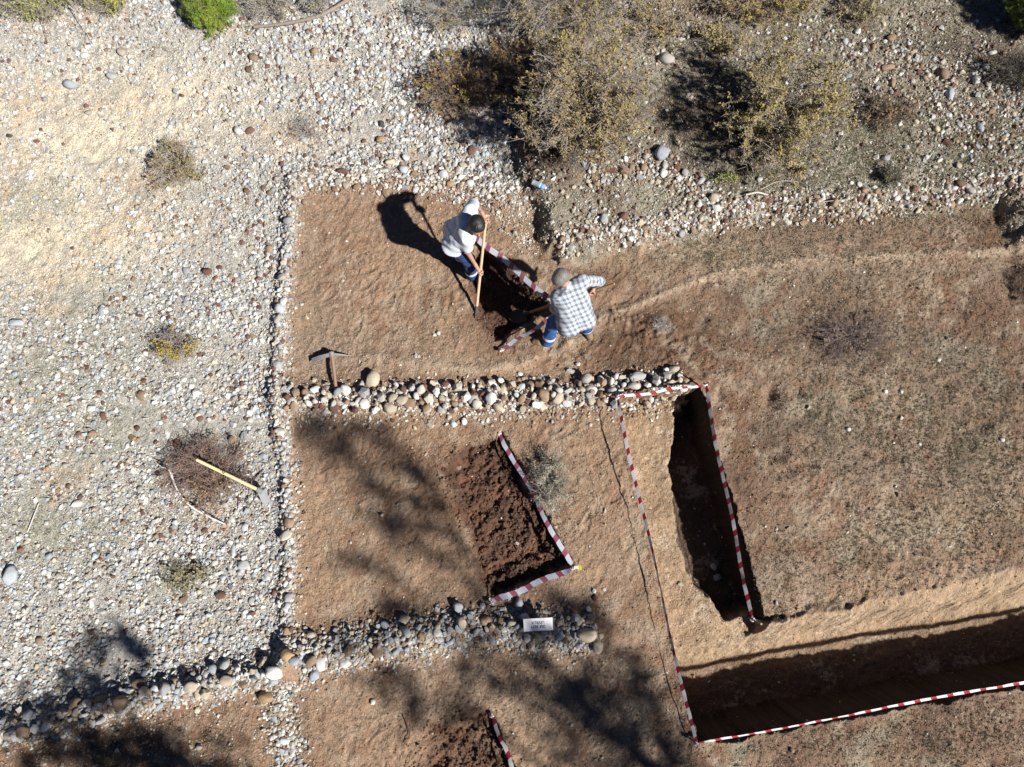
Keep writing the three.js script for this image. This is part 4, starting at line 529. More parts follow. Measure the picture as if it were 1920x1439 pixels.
// ---------- signed distance bodies ----------
const sdCap = (p, a, b, ra, rb) => { const abx = b.x - a.x, aby = b.y - a.y, abz = b.z - a.z, t = clamp(((p.x - a.x) * abx + (p.y - a.y) * aby + (p.z - a.z) * abz) / (abx * abx + aby * aby + abz * abz + 1e-9)); return Math.hypot(p.x - a.x - abx * t, p.y - a.y - aby * t, p.z - a.z - abz * t) - (ra + (rb - ra) * t); };
const smin = (a, b, k) => { const h = Math.max(k - Math.abs(a - b), 0) / k; return Math.min(a, b) - h * h * k * 0.25; };
const capsules = (list, k) => (p) => { let d = 1e9; for (const [a, b, ra, rb, kk] of list) d = smin(d, sdCap(p, a, b, ra, rb), kk ?? k); return d; };
function surface(f, lo, hi, cell) {                            // surface nets
  const nx = Math.ceil((hi.x - lo.x) / cell) + 1, ny = Math.ceil((hi.y - lo.y) / cell) + 1, nz = Math.ceil((hi.z - lo.z) / cell) + 1, F = new Float32Array(nx * ny * nz), q = V(0, 0, 0);
  for (let k = 0, m = 0; k < nz; k++) for (let j = 0; j < ny; j++) for (let i = 0; i < nx; i++, m++) F[m] = f(q.set(lo.x + i * cell, lo.y + j * cell, lo.z + k * cell));
  const at = (i, j, k) => (k * ny + j) * nx + i, vid = new Int32Array(nx * ny * nz).fill(-1), pos = [], idx = [];
  for (let k = 0; k < nz - 1; k++) for (let j = 0; j < ny - 1; j++) for (let i = 0; i < nx - 1; i++) {
    let x = 0, y = 0, z = 0, n = 0; const g = (a, b, c) => F[at(i + a, j + b, k + c)];
    const edge = (a, b, c, d, e, h) => { const u = g(a, b, c), v = g(d, e, h); if ((u < 0) !== (v < 0)) { const t = u / (u - v); x += a + (d - a) * t; y += b + (e - b) * t; z += c + (h - c) * t; n++; } };
    edge(0, 0, 0, 1, 0, 0); edge(0, 1, 0, 1, 1, 0); edge(0, 0, 1, 1, 0, 1); edge(0, 1, 1, 1, 1, 1); edge(0, 0, 0, 0, 1, 0); edge(1, 0, 0, 1, 1, 0); edge(0, 0, 1, 0, 1, 1); edge(1, 0, 1, 1, 1, 1); edge(0, 0, 0, 0, 0, 1); edge(1, 0, 0, 1, 0, 1); edge(0, 1, 0, 0, 1, 1); edge(1, 1, 0, 1, 1, 1);
    if (n) { vid[at(i, j, k)] = pos.length / 3; pos.push(lo.x + (i + x / n) * cell, lo.y + (j + y / n) * cell, lo.z + (k + z / n) * cell); }
  }
  const quad = (a, b, c, d, flip) => { if (a < 0 || b < 0 || c < 0 || d < 0) return; if (flip) idx.push(a, c, b, a, d, c); else idx.push(a, b, c, a, c, d); };
  for (let k = 1; k < nz - 1; k++) for (let j = 1; j < ny - 1; j++) for (let i = 1; i < nx - 1; i++) {
    const s = F[at(i, j, k)] < 0;
    if (s !== F[at(i + 1, j, k)] < 0) quad(vid[at(i, j - 1, k - 1)], vid[at(i, j, k - 1)], vid[at(i, j, k)], vid[at(i, j - 1, k)], !s);
    if (s !== F[at(i, j + 1, k)] < 0) quad(vid[at(i - 1, j, k - 1)], vid[at(i - 1, j, k)], vid[at(i, j, k)], vid[at(i, j, k - 1)], !s);
    if (s !== F[at(i, j, k + 1)] < 0) quad(vid[at(i - 1, j - 1, k)], vid[at(i, j - 1, k)], vid[at(i, j, k)], vid[at(i - 1, j, k)], !s);
  }
  const G_ = new THREE.BufferGeometry(); G_.setAttribute('position', new THREE.Float32BufferAttribute(pos, 3)); G_.setIndex(idx); G_.computeVertexNormals(); return G_;
}
const box = (list, m) => { const lo = V(1e9, 1e9, 1e9), hi = V(-1e9, -1e9, -1e9); for (const e of list) for (const p of [e[0], e[1]]) { const r = Math.max(e[2], e[3]) + m; lo.min(V(p.x - r, p.y - r, p.z - r)); hi.max(V(p.x + r, p.y + r, p.z + r)); } return [lo, hi]; };
const frameOf = (fwd, upHint) => { const f = fwd.clone().normalize(), s = upHint.clone().cross(f).normalize(), u = f.clone().cross(s); return { f, s, u }; };
function hand(palm, toFingers, backOf, grip, list) {            // five fingers closed round the handle that runs along grip
  const { f } = frameOf(toFingers, backOf), g = grip.clone().normalize(), b = backOf.clone().addScaledVector(g, -backOf.dot(g)).normalize(), d = f.clone().addScaledVector(g, -f.dot(g)).normalize();
  const L = list; const w = palm.clone().addScaledVector(d, -0.035);
  L.push([w.clone().addScaledVector(g, 0.022).addScaledVector(b, 0.024), palm.clone().addScaledVector(g, 0.026).addScaledVector(d, 0.02).addScaledVector(b, 0.03), 0.017, 0.015]); L.push([w.clone().addScaledVector(g, -0.022).addScaledVector(b, 0.024), palm.clone().addScaledVector(g, -0.026).addScaledVector(d, 0.02).addScaledVector(b, 0.03), 0.017, 0.015]);
  [[-0.034, 0.92], [-0.012, 1.05], [0.011, 1], [0.033, 0.8]].forEach(([o, l]) => {
    const k0 = palm.clone().addScaledVector(g, o).addScaledVector(d, 0.022).addScaledVector(b, 0.03), k1 = palm.clone().addScaledVector(g, o).addScaledVector(d, 0.043 * l).addScaledVector(b, 0.006), k2 = palm.clone().addScaledVector(g, o * 0.95).addScaledVector(d, 0.03 * l).addScaledVector(b, -0.026), k3 = palm.clone().addScaledVector(g, o * 0.9).addScaledVector(d, 0.004).addScaledVector(b, -0.033);
    L.push([k0, k1, 0.0095, 0.009], [k1, k2, 0.009, 0.0085], [k2, k3, 0.0085, 0.0075]);
  });
  const t0 = w.clone().addScaledVector(g, 0.03).addScaledVector(b, 0.012), t1 = palm.clone().addScaledVector(g, 0.05).addScaledVector(d, -0.02).addScaledVector(b, -0.012), t2 = palm.clone().addScaledVector(g, 0.042).addScaledVector(d, 0.012).addScaledVector(b, -0.036); L.push([t0, t1, 0.012, 0.0105], [t1, t2, 0.0105, 0.008]);
}
function person(name, label, J, look) {
  const base = J.ankleL.clone().lerp(J.ankleR, 0.5); base.y = Math.min(J.ankleL.y, J.ankleR.y) - 0.08;
  const o = thing(name, label, 'person', base, null), rel = (p) => p.clone().sub(base); for (const k in J) J[k] = J[k].isVector3 ? rel(J[k]) : J[k];
  const put = (n, g, m) => part(n, g, m, o);
  const lat = J.shL.clone().sub(J.shR).normalize(), spine = J.chest.clone().sub(J.pelvis).normalize(), back = spine.clone().cross(lat).multiplyScalar(-1); if (back.y < 0) back.multiplyScalar(-1);
  J.hipL = J.pelvis.clone().addScaledVector(lat, 0.09); J.hipR = J.pelvis.clone().addScaledVector(lat, -0.09);
  const bulk = look.bulk ?? 1, tor = [];
  for (const s of [-1, 1]) { tor.push([J.pelvis.clone().addScaledVector(lat, 0.075 * s), J.pelvis.clone().lerp(J.chest, 0.5).addScaledVector(lat, 0.07 * s * bulk), 0.108 * bulk, 0.1 * bulk]); tor.push([J.pelvis.clone().lerp(J.chest, 0.5).addScaledVector(lat, 0.07 * s * bulk), J.chest.clone().addScaledVector(spine, -0.05).addScaledVector(lat, 0.09 * s), 0.1 * bulk, 0.105]); tor.push([J.chest.clone().addScaledVector(spine, -0.05).addScaledVector(lat, 0.07 * s), s > 0 ? J.shL : J.shR, 0.1, 0.062]); }
  const limbs = []; for (const s of ['L', 'R']) limbs.push([J['sh' + s], J['el' + s], 0.056, 0.042], [J['el' + s], J['wr' + s], 0.042, 0.028]);
  const legs = []; for (const s of ['L', 'R']) legs.push([J['hip' + s], J['knee' + s], 0.092, 0.058], [J['knee' + s], J['ankle' + s].clone().lerp(J['knee' + s], 0.55), 0.056, 0.056], [J['ankle' + s].clone().lerp(J['knee' + s], 0.55), J['ankle' + s], 0.056, 0.04], [J['ankle' + s], J['toe' + s], 0.042, 0.03]);
  const neck = [[J.chest.clone(), J.head.clone(), 0.062, 0.052]];
  const skinL = [...tor, ...limbs, ...legs, ...neck].map((e) => [e[0], e[1], e[2] - 0.006, e[3] - 0.004]);
  const bodyG = surface(capsules(skinL, 0.035), ...box(skinL, 0.03), 0.013);
  // head with a face
  const hf = J.face.clone().normalize(), hs = lat.clone().addScaledVector(hf, -lat.dot(hf)).normalize(), hu = hs.clone().cross(hf); if (hu.dot(J.head.clone().sub(J.chest)) < 0) hu.multiplyScalar(-1);
  const hp = (a, b, c) => J.head.clone().addScaledVector(hs, a).addScaledVector(hu, b).addScaledVector(hf, c);
  const headL = [[hp(0, 0.035, -0.022), hp(0, 0.03, 0.012), 0.087, 0.083], [hp(0, -0.02, 0.03), hp(0, -0.075, 0.06), 0.066, 0.04], [hp(0, 0.005, 0.09), hp(0, -0.025, 0.108), 0.01, 0.013, 0.015], [hp(0.078, 0, 0), hp(0.088, 0.02, -0.012), 0.01, 0.014, 0.01], [hp(-0.078, 0, 0), hp(-0.088, 0.02, -0.012), 0.01, 0.014, 0.01], [hp(-0.02, -0.055, 0.088), hp(0.02, -0.055, 0.088), 0.009, 0.009, 0.012], [hp(-0.04, 0.022, 0.075), hp(0.04, 0.022, 0.075), 0.013, 0.013, 0.02], [hp(0, -0.06, -0.01), J.chest.clone().addScaledVector(spine, 0.03), 0.054, 0.058]];
  const headG = surface(capsules(headL, 0.03), ...box(headL, 0.02), 0.006);
  const hands = []; hand(J.palmL, J.palmL.clone().sub(J.wrL), J.backL, J.grip, hands); hands.push([J.wrL.clone(), J.palmL.clone().lerp(J.wrL, 0.4).addScaledVector(J.backL, 0.015), 0.027, 0.022]);
  const hands2 = []; hand(J.palmR, J.palmR.clone().sub(J.wrR), J.backR, J.grip, hands2); hands2.push([J.wrR.clone(), J.palmR.clone().lerp(J.wrR, 0.4).addScaledVector(J.backR, 0.015), 0.027, 0.022]);
  const hg = [hands, hands2].map((L) => surface(capsules(L, 0.006), ...box(L, 0.01), 0.0035));
  put('body', mergeGeometries([bodyG, headG, ...hg]), mat(...look.skin, 0.6));
  // hair: a shell over crown, sides and nape
  const hairL = [[hp(0, 0.038, -0.026), hp(0, 0.036, 0.006), look.hairR + 0.002, look.hairR - 0.002], [hp(0, -0.02, -0.05), hp(0, -0.055, -0.045), 0.058, 0.046]];
  const hf0 = capsules(hairL, 0.03); const hairF = (p) => { const c = V(p.x - J.head.x, p.y - J.head.y, p.z - J.head.z); return Math.max(hf0(p), c.dot(hf) * 0.8 - c.dot(hu) * 0.6 - 0.045) + 0.003 * n2(c.dot(hs) * 70 + c.dot(hf) * 30, c.dot(hu) * 60 + c.dot(hf) * 50) + 0.004 * n2(c.dot(hs) * 160, c.dot(hu) * 120 + c.dot(hf) * 140); };
  put('hair', surface(hairF, ...box(hairL, 0.02), 0.006), mat(...look.hair, 0.55));
  for (const s of [-1, 1]) { const e = put('eye', new THREE.SphereGeometry(0.012, 10, 8), mat(0.05, 0.035, 0.03, 0.2)); e.position.copy(hp(0.033 * s, 0.005, 0.08)); }
  // shirt
  const sleeve = look.sleeve, sl = []; for (const s of ['L', 'R']) { const a = J['sh' + s], b = J['el' + s]; if (sleeve === 'short') sl.push([a, a.clone().lerp(b, 0.72), 0.078, 0.074]); else sl.push([a, b, 0.076, 0.062], [b, J['wr' + s].clone().lerp(b, 0.12), 0.062, 0.046]); }
  const shL = [...tor.map((e) => [e[0], e[1], e[2] + 0.016, e[3] + 0.016]), ...sl, [J.pelvis.clone().addScaledVector(lat, 0.1).addScaledVector(spine, -look.hem), J.pelvis.clone().addScaledVector(lat, 0.08).addScaledVector(spine, 0.12), 0.138 * bulk, 0.124 * bulk], [J.pelvis.clone().addScaledVector(lat, -0.1).addScaledVector(spine, -look.hem), J.pelvis.clone().addScaledVector(lat, -0.08).addScaledVector(spine, 0.12), 0.138 * bulk, 0.124 * bulk], [J.chest.clone(), J.chest.clone().lerp(J.head, 0.3), 0.075, 0.06]];
  const shF0 = capsules(shL, 0.05), slF = capsules(sl, 0.02), neckDir = J.head.clone().sub(J.chest).normalize();
  const shF = (p) => { const c = p.clone().sub(J.pelvis), a = c.dot(spine), l = c.dot(lat); let w = 0.006 * Math.sin(a * 38 + l * 22 + 3 * n2(l * 9, a * 7)) * sm(0.5, 0.1, a) + 0.009 * n2(l * 11 + 3, a * 6 + c.dot(back) * 6) + 0.004 * n2(l * 26, a * 23); const cut = p.clone().sub(J.chest).dot(neckDir) - 0.085; return Math.max(shF0(p) + w, -(a + look.hem + 0.03), Math.min(cut, slF(p))); };
  let sg = surface(shF, ...box(shL, 0.03), 0.012).toNonIndexed();
  { // cloth coordinates along the torso and each sleeve
    const p = sg.attributes.position, uv = new Float32Array(p.count * 2), bones = [[J.pelvis, spine, lat, 0]]; for (const s of ['L', 'R']) { for (const [a, b] of [[J['sh' + s], J['el' + s]], [J['el' + s], J['wr' + s]]]) { const d = b.clone().sub(a).normalize(); bones.push([a, d, d.clone().cross(back).normalize(), 1, b]); } }
    const c = V(0, 0, 0), q = V(0, 0, 0);
    for (let t = 0; t < p.count; t += 3) {
      c.set(0, 0, 0); for (let k = 0; k < 3; k++) c.add(q.fromBufferAttribute(p, t + k)); c.divideScalar(3); let best = bones[0], bd = capsules(tor, 0.03)(c) - 0.012; for (const b of bones) if (b[3]) { const d = sdCap(c, b[0], b[4], 0.07, 0.06); if (d < bd) { bd = d; best = b; } }
      for (let k = 0; k < 3; k++) { q.fromBufferAttribute(p, t + k).sub(best[0]); const cr = best[1].clone().cross(best[2]), u = q.dot(best[2]), w = q.dot(cr), al = q.dot(best[1]); uv[(t + k) * 2] = (u + 0.35 * Math.sign(u || 1) * Math.abs(w)) ; uv[(t + k) * 2 + 1] = al; }
    }
    sg.setAttribute('uv', new THREE.BufferAttribute(uv, 2)); sg = mergeVertices(sg, 1e-5);
  }
  put('shirt', sg, look.shirt);
  if (look.collar) { const cl = [[J.chest.clone().addScaledVector(neckDir, 0.075).addScaledVector(lat, 0.05), J.chest.clone().addScaledVector(neckDir, 0.085).addScaledVector(back, 0.05), 0.024, 0.026], [J.chest.clone().addScaledVector(neckDir, 0.075).addScaledVector(lat, -0.05), J.chest.clone().addScaledVector(neckDir, 0.085).addScaledVector(back, 0.05), 0.024, 0.026]]; put('collar', surface(capsules(cl, 0.02), ...box(cl, 0.01), 0.007), look.collar); }
  // trousers
  const trL = [[J.hipL, J.hipR, 0.108 * bulk, 0.108 * bulk], [J.pelvis, J.pelvis.clone().addScaledVector(spine, 0.08), 0.105 * bulk, 0.1 * bulk]]; for (const s of ['L', 'R']) trL.push([J['hip' + s], J['knee' + s], 0.108 * bulk, 0.081], [J['knee' + s], J['ankle' + s].clone().lerp(J['knee' + s], 0.1), 0.081, 0.078]);
  const trF0 = capsules(trL, 0.04), trF = (p) => trF0(p) + 0.007 * n2(p.x * 14 + 5, p.y * 9 + p.z * 10) + 0.005 * Math.sin(p.y * 46 + 4 * n2(p.x * 12, p.z * 12));
  put('trousers', surface(trF, ...box(trL, 0.03), 0.012), look.trousers);
  for (const s of ['L', 'R']) { // reflective band round each calf
    const a = J['ankle' + s], b = J['knee' + s], c = a.clone().lerp(b, 0.36), d = b.clone().sub(a).normalize(), g = new THREE.CylinderGeometry(0.0885, 0.088, 0.05, 24, 1, true), m = put('reflective_band', g, look.band); m.position.copy(c); m.quaternion.setFromUnitVectors(V(0, 1, 0), d);
    const t = J['toe' + s], h = a.clone().add(a.clone().sub(t).setY(0).normalize().multiplyScalar(0.055)).add(V(0, -0.03, 0)), bl = [[h, t.clone().lerp(a, 0.35), 0.043, 0.046], [t.clone().lerp(a, 0.35), t, 0.046, 0.04], [a.clone().add(V(0, -0.01, 0)), a.clone().lerp(b, 0.14), 0.053, 0.05]], f0 = capsules(bl, 0.03); put('boot', surface((p) => Math.max(f0(p), -(p.y - (a.y - 0.08))), ...box(bl, 0.02), 0.009), look.boot);
  }
  return o;
}
const onLine = (a, b, px) => { // the point of a rod that shows at picture column px
  let lo = 0, hi = 1; const col = (t) => { const p = a.clone().lerp(b, t), y = p.y - CAM_H, d = -y * CT - p.z * ST; return 960 + FPX * p.x / d; }; const s = Math.sign(col(1) - col(0)); for (let k = 0; k < 40; k++) { const m = (lo + hi) / 2; if ((col(m) - px) * s < 0) lo = m; else hi = m; } return a.clone().lerp(b, (lo + hi) / 2);
};
const woodTex = (() => { const w = 128, h = 512; return dataTex(w, h, (i, j, d, k) => { const v = clamp(0.82 + 0.16 * n2(i / w * 14, j / h * 3) + 0.1 * n2(i / w * 40, j / h * 6) - 0.3 * sm(0.5, 0.9, n2(i / w * 3 + 4, j / h * 5)), 0.3, 1); d[k] = toS(v); d[k + 1] = toS(v * 0.97); d[k + 2] = toS(v * 0.92); d[k + 3] = 255; }, true); })();
const wood = (r, g, b) => new THREE.MeshStandardMaterial({ color: C(r, g, b), map: woodTex, roughness: 0.6 });
const steel = new THREE.MeshStandardMaterial({ color: C(0.2, 0.19, 0.18), metalness: 0.55, roughness: 0.6, bumpMap: stoneTex, bumpScale: 0.002 });
const darkSteel = new THREE.MeshStandardMaterial({ color: C(0.1, 0.09, 0.08), metalness: 0.4, roughness: 0.65, bumpMap: stoneTex, bumpScale: 0.002 });
function rodGeo(a, b, ra, rb, mid) { // a turned handle with rounded ends, along the line a-b
  const l = a.distanceTo(b), pr = [[0.0001, 0], [ra * 0.8, 0.003], [ra, 0.012]]; for (let k = 1; k < 12; k++) pr.push([lerp(ra, rb, k / 12) * (1 + (mid ?? 0) * Math.sin(k / 12 * Math.PI)), l * k / 12]); pr.push([rb, l - 0.012], [rb * 0.8, l - 0.003], [0.0001, l]);
  const g = new THREE.LatheGeometry(pr.map(([x, y]) => new THREE.Vector2(x, y)), 14); g.applyQuaternion(new THREE.Quaternion().setFromUnitVectors(V(0, 1, 0), b.clone().sub(a).normalize())); g.translate(a.x, a.y, a.z); return g;
}
function bladeGeo(w, l, point, bow) { // a dished shovel blade with real thickness, lying along -y, hollow towards +z
  const N = 12, M = 14, P = []; const wid = (t) => w / 2 * (t < 0.15 ? 0.86 + 0.14 * t / 0.15 : 1) * (t > 1 - point ? Math.sqrt(Math.max(0, 1 - ((t - 1 + point) / point) ** 2)) * 0.96 + 0.04 : 1);
  const at = (i, j, th) => { const t = j / M, u = i / N * 2 - 1, x = u * wid(t); return [x, -t * l, bow * (u * u - 0.5) * (1 - 0.5 * t) + 0.05 * l * t * t + th]; };
  const pos = [], ix = []; for (const th of [0, -0.004]) for (let j = 0; j <= M; j++) for (let i = 0; i <= N; i++) pos.push(...at(i, j, th));
  const S = (N + 1) * (M + 1), id = (i, j, s) => s * S + j * (N + 1) + i; for (let j = 0; j < M; j++) for (let i = 0; i < N; i++) { ix.push(id(i, j, 0), id(i, j + 1, 0), id(i + 1, j, 0), id(i + 1, j, 0), id(i, j + 1, 0), id(i + 1, j + 1, 0)); ix.push(id(i, j, 1), id(i + 1, j, 1), id(i, j + 1, 1), id(i + 1, j, 1), id(i + 1, j + 1, 1), id(i, j + 1, 1)); }
  const rim = (a, b, c, d) => ix.push(a, b, c, c, b, d); for (let j = 0; j < M; j++) { rim(id(0, j, 0), id(0, j, 1), id(0, j + 1, 0), id(0, j + 1, 1)); rim(id(N, j, 0), id(N, j + 1, 0), id(N, j, 1), id(N, j + 1, 1)); } for (let i = 0; i < N; i++) { rim(id(i, M, 0), id(i, M, 1), id(i + 1, M, 0), id(i + 1, M, 1)); rim(id(i, 0, 0), id(i + 1, 0, 0), id(i, 0, 1), id(i + 1, 0, 1)); }
  const g = new THREE.BufferGeometry(); g.setAttribute('position', new THREE.Float32BufferAttribute(pos, 3)); const uv = []; for (let k = 0; k < pos.length; k += 3) uv.push(pos[k] * 3, pos[k + 1] * 3); g.setAttribute('uv', new THREE.Float32BufferAttribute(uv, 2)); g.setIndex(ix); g.computeVertexNormals(); return g;
}
function shovel(label, top, socket, { w, l, point, bow, tint, metal, roll, hollow }) {
  const o = thing('shovel', label, 'shovel', socket.clone()), a = top.clone().sub(socket), z = V(0, 0, 0), d = a.clone().normalize();
  part('handle', rodGeo(a, d.clone().multiplyScalar(-0.02), 0.0175, 0.0185, 0.05), wood(...tint), o);
  part('socket', rodGeo(d.clone().multiplyScalar(0.09), d.clone().multiplyScalar(-0.05), 0.0205, 0.024), metal, o);
  const y = d.clone(), zz = hollow.clone().addScaledVector(y, -hollow.dot(y)).normalize(), x = y.clone().cross(zz), m = new THREE.Matrix4().makeBasis(x, y, zz); const b = part('blade', bladeGeo(w, l, point, bow), metal, o); b.quaternion.setFromRotationMatrix(m); b.position.copy(d.clone().multiplyScalar(-0.03)); return o;
}
const clothTex = dataTex(256, 256, (i, j, d, k) => { const x = i / 256 * 5, y = j / 256 * 5, s = sm(0.18, 0.5, fbm(x + 3, y + 8, 4)), v = 0.93 + 0.07 * n2(x * 8, y * 8); d[k] = toS(clamp(v * lerp(1, 0.86, s))); d[k + 1] = toS(clamp(v * lerp(1, 0.8, s))); d[k + 2] = toS(clamp(v * lerp(1, 0.7, s))); d[k + 3] = 255; }, true);
// ---------- the two workers ----------
const s1Top = P3(912, 402, 1.1), s1Soc = P3(893, 583, 0.06);
shovel('shovel with pale handle held by the worker in the white shirt', s1Top, s1Soc, { w: 0.15, l: 0.27, point: 0.3, bow: 0.03, tint: [0.68, 0.5, 0.34], metal: darkSteel, hollow: V(1, 0.3, 0.1) });
{
  const g = s1Top.clone().sub(s1Soc), pN = onLine(s1Top, s1Soc, 911.2), pS = onLine(s1Top, s1Soc, 900.8);
  const f1 = onGround(864, 488), f2 = onGround(887, 522);
  person('person', 'person in a white T-shirt and navy trousers, bent over a long pale shovel', {
    pelvis: P3(851, 446, 0.93), chest: P3(879, 422, 1.27), head: P3(893, 424, 1.45), face: V(0.62, -0.72, 0.12),
    shL: P3(882, 394, 1.27), shR: P3(877, 447, 1.25), elL: P3(889, 379, 1.03), elR: P3(875, 470, 1.0),
    wrL: pN.clone().add(V(-0.05, 0.035, -0.06)), wrR: pS.clone().add(V(-0.07, 0.06, -0.075)), palmL: pN, palmR: pS, backL: V(0.1, 0.9, -0.3).normalize(), backR: V(0.2, 0.9, -0.2).normalize(), grip: g,
    kneeL: P3(868, 470, 0.52), kneeR: P3(878, 487, 0.5), ankleL: f1.clone().add(V(0, 0.08, 0)), ankleR: f2.clone().add(V(0, 0.08, 0)), toeL: f1.clone().add(V(0.15, 0.035, 0.01)), toeR: f2.clone().add(V(0.15, 0.035, 0.03)),
  }, { skin: [0.45, 0.26, 0.185], hair: [0.012, 0.011, 0.011], hairR: 0.097, sleeve: 'short', hem: 0.03, bulk: 1.02, shirt: new THREE.MeshStandardMaterial({ map: clothTex, color: C(0.6, 0.65, 0.74), roughness: 0.9 }), trousers: mat(0.018, 0.045, 0.14, 0.85), band: mat(0.6, 0.62, 0.64, 0.4), boot: mat(0.06, 0.05, 0.045, 0.7) });
}
const plaidTex = (() => { const n = 256; const t = dataTex(n, n, (i, j, d, k) => { // two crossing stripes per repeat
  const st = (x) => { const p = (x % 128) / 128; return p < 0.46 ? 1 : (p > 0.68 && p < 0.76 ? 0.25 : 0); }, a = st(i), b = st(j), weave = 0.94 + 0.06 * ((i + j) % 3), m = (a + b) / 2, r = lerp(0.46, 0.13, m) * weave, g = lerp(0.49, 0.155, m) * weave, bl = lerp(0.54, 0.2, m) * weave; d[k] = toS(clamp(r)); d[k + 1] = toS(clamp(g)); d[k + 2] = toS(clamp(bl)); d[k + 3] = 255; }, true); t.repeat.set(1 / 0.125, 1 / 0.125); return t; })();
const s2Top = P3(1153, 532, 0.98), s2Soc = P3(986, 588, 0.06);
shovel('shovel with worn brown handle held by the worker in the plaid shirt', s2Top, s2Soc, { w: 0.2, l: 0.25, point: 0.5, bow: 0.035, tint: [0.4, 0.25, 0.13], metal: darkSteel, hollow: V(0.5, 0.8, 0.2) });
{
  const g = s2Top.clone().sub(s2Soc), pR = onLine(s2Top, s2Soc, 1110), pL = onLine(s2Top, s2Soc, 1058);
  const f1 = onGround(1026, 646), f2 = onGround(1099, 621), plaid = new THREE.MeshStandardMaterial({ map: plaidTex, roughness: 0.9 });
  person('person', 'person in a grey plaid shirt and blue trousers, stooping with a shovel', {
    pelvis: P3(1079, 597, 0.88), chest: P3(1067, 542, 1.2), head: P3(1049, 521, 1.4), face: V(-0.62, -0.5, -0.55),
    shL: P3(1045, 556, 1.18), shR: P3(1090, 528, 1.22), elL: P3(1043, 579, 0.9), elR: P3(1124, 527, 1.04),
    wrL: pL.clone().add(V(-0.03, 0.07, 0.02)), wrR: pR.clone().add(V(0.035, 0.06, -0.06)), palmL: pL, palmR: pR, backL: V(-0.3, 0.9, 0.2).normalize(), backR: V(0.2, 0.9, -0.2).normalize(), grip: g,
    kneeL: P3(1037, 606, 0.5), kneeR: P3(1099, 607, 0.48), ankleL: f1.clone().add(V(0, 0.08, 0)), ankleR: f2.clone().add(V(0, 0.08, 0)), toeL: f1.clone().add(V(-0.17, 0.035, -0.03)), toeR: f2.clone().add(V(0.05, 0.035, 0.1)),
  }, { skin: [0.42, 0.23, 0.16], hair: [0.16, 0.15, 0.14], hairR: 0.094, sleeve: 'long', hem: 0.1, bulk: 1.14, shirt: plaid, collar: mat(0.45, 0.49, 0.55, 0.9), trousers: mat(0.022, 0.085, 0.27, 0.85), band: mat(0.62, 0.66, 0.7, 0.4), boot: mat(0.2, 0.14, 0.09, 0.8) });
}
// ---------- tools left lying about ----------
{
  const a = P3(622, 664, 0.1), b = P3(635, 773, 0.13), o = thing('pickaxe', 'old pickaxe leaning on the middle wall, grey wooden handle', 'pickaxe', a.clone()), d = b.clone().sub(a);
  part('handle', rodGeo(V(0, 0, 0).addScaledVector(d, -0.02), d, 0.023, 0.019, 0.03), wood(0.34, 0.23, 0.17), o);
  const L = P3(585, 677, 0.05).sub(a), T = P3(658, 668, 0.04).sub(a), eye = V(0, 0.012, 0.01);
  const arm = (tip, w0, w1, h0, h1) => { const N = 10, pos = [], ix = [], ax = tip.clone().sub(eye), s = V(0, 1, 0).cross(ax).normalize(); for (let i = 0; i <= N; i++) { const t = i / N, c = eye.clone().lerp(tip, t).add(V(0, 0.025 * Math.sin(t * Math.PI), 0)), w = lerp(w0, w1, t), h = lerp(h0, h1, t); for (const [u, v] of [[-1, -1], [1, -1], [1, 1], [-1, 1]]) { const q = c.clone().addScaledVector(s, u * w).add(V(0, v * h, 0)); pos.push(q.x, q.y, q.z); } } for (let i = 0; i < N; i++) for (let k = 0; k < 4; k++) { const p = i * 4 + k, q = i * 4 + (k + 1) % 4; ix.push(p, q, p + 4, q, q + 4, p + 4); } ix.push(0, 2, 1, 0, 3, 2, N * 4, N * 4 + 1, N * 4 + 2, N * 4, N * 4 + 2, N * 4 + 3); const g = new THREE.BufferGeometry(); g.setAttribute('position', new THREE.Float32BufferAttribute(pos, 3)); g.setIndex(ix); const f = g.toNonIndexed(); f.computeVertexNormals(); return f; };
  const pale = new THREE.MeshStandardMaterial({ color: C(0.27, 0.26, 0.255), metalness: 0.25, roughness: 0.7 });
  part('adze', arm(L, 0.02, 0.034, 0.02, 0.006), pale, o); part('spike', arm(T, 0.018, 0.004, 0.018, 0.005), pale, o); const e = part('eye_ring', new THREE.CylinderGeometry(0.034, 0.036, 0.06, 16), pale, o); e.quaternion.setFromUnitVectors(V(0, 1, 0), d.clone().normalize()); e.position.copy(eye);
}
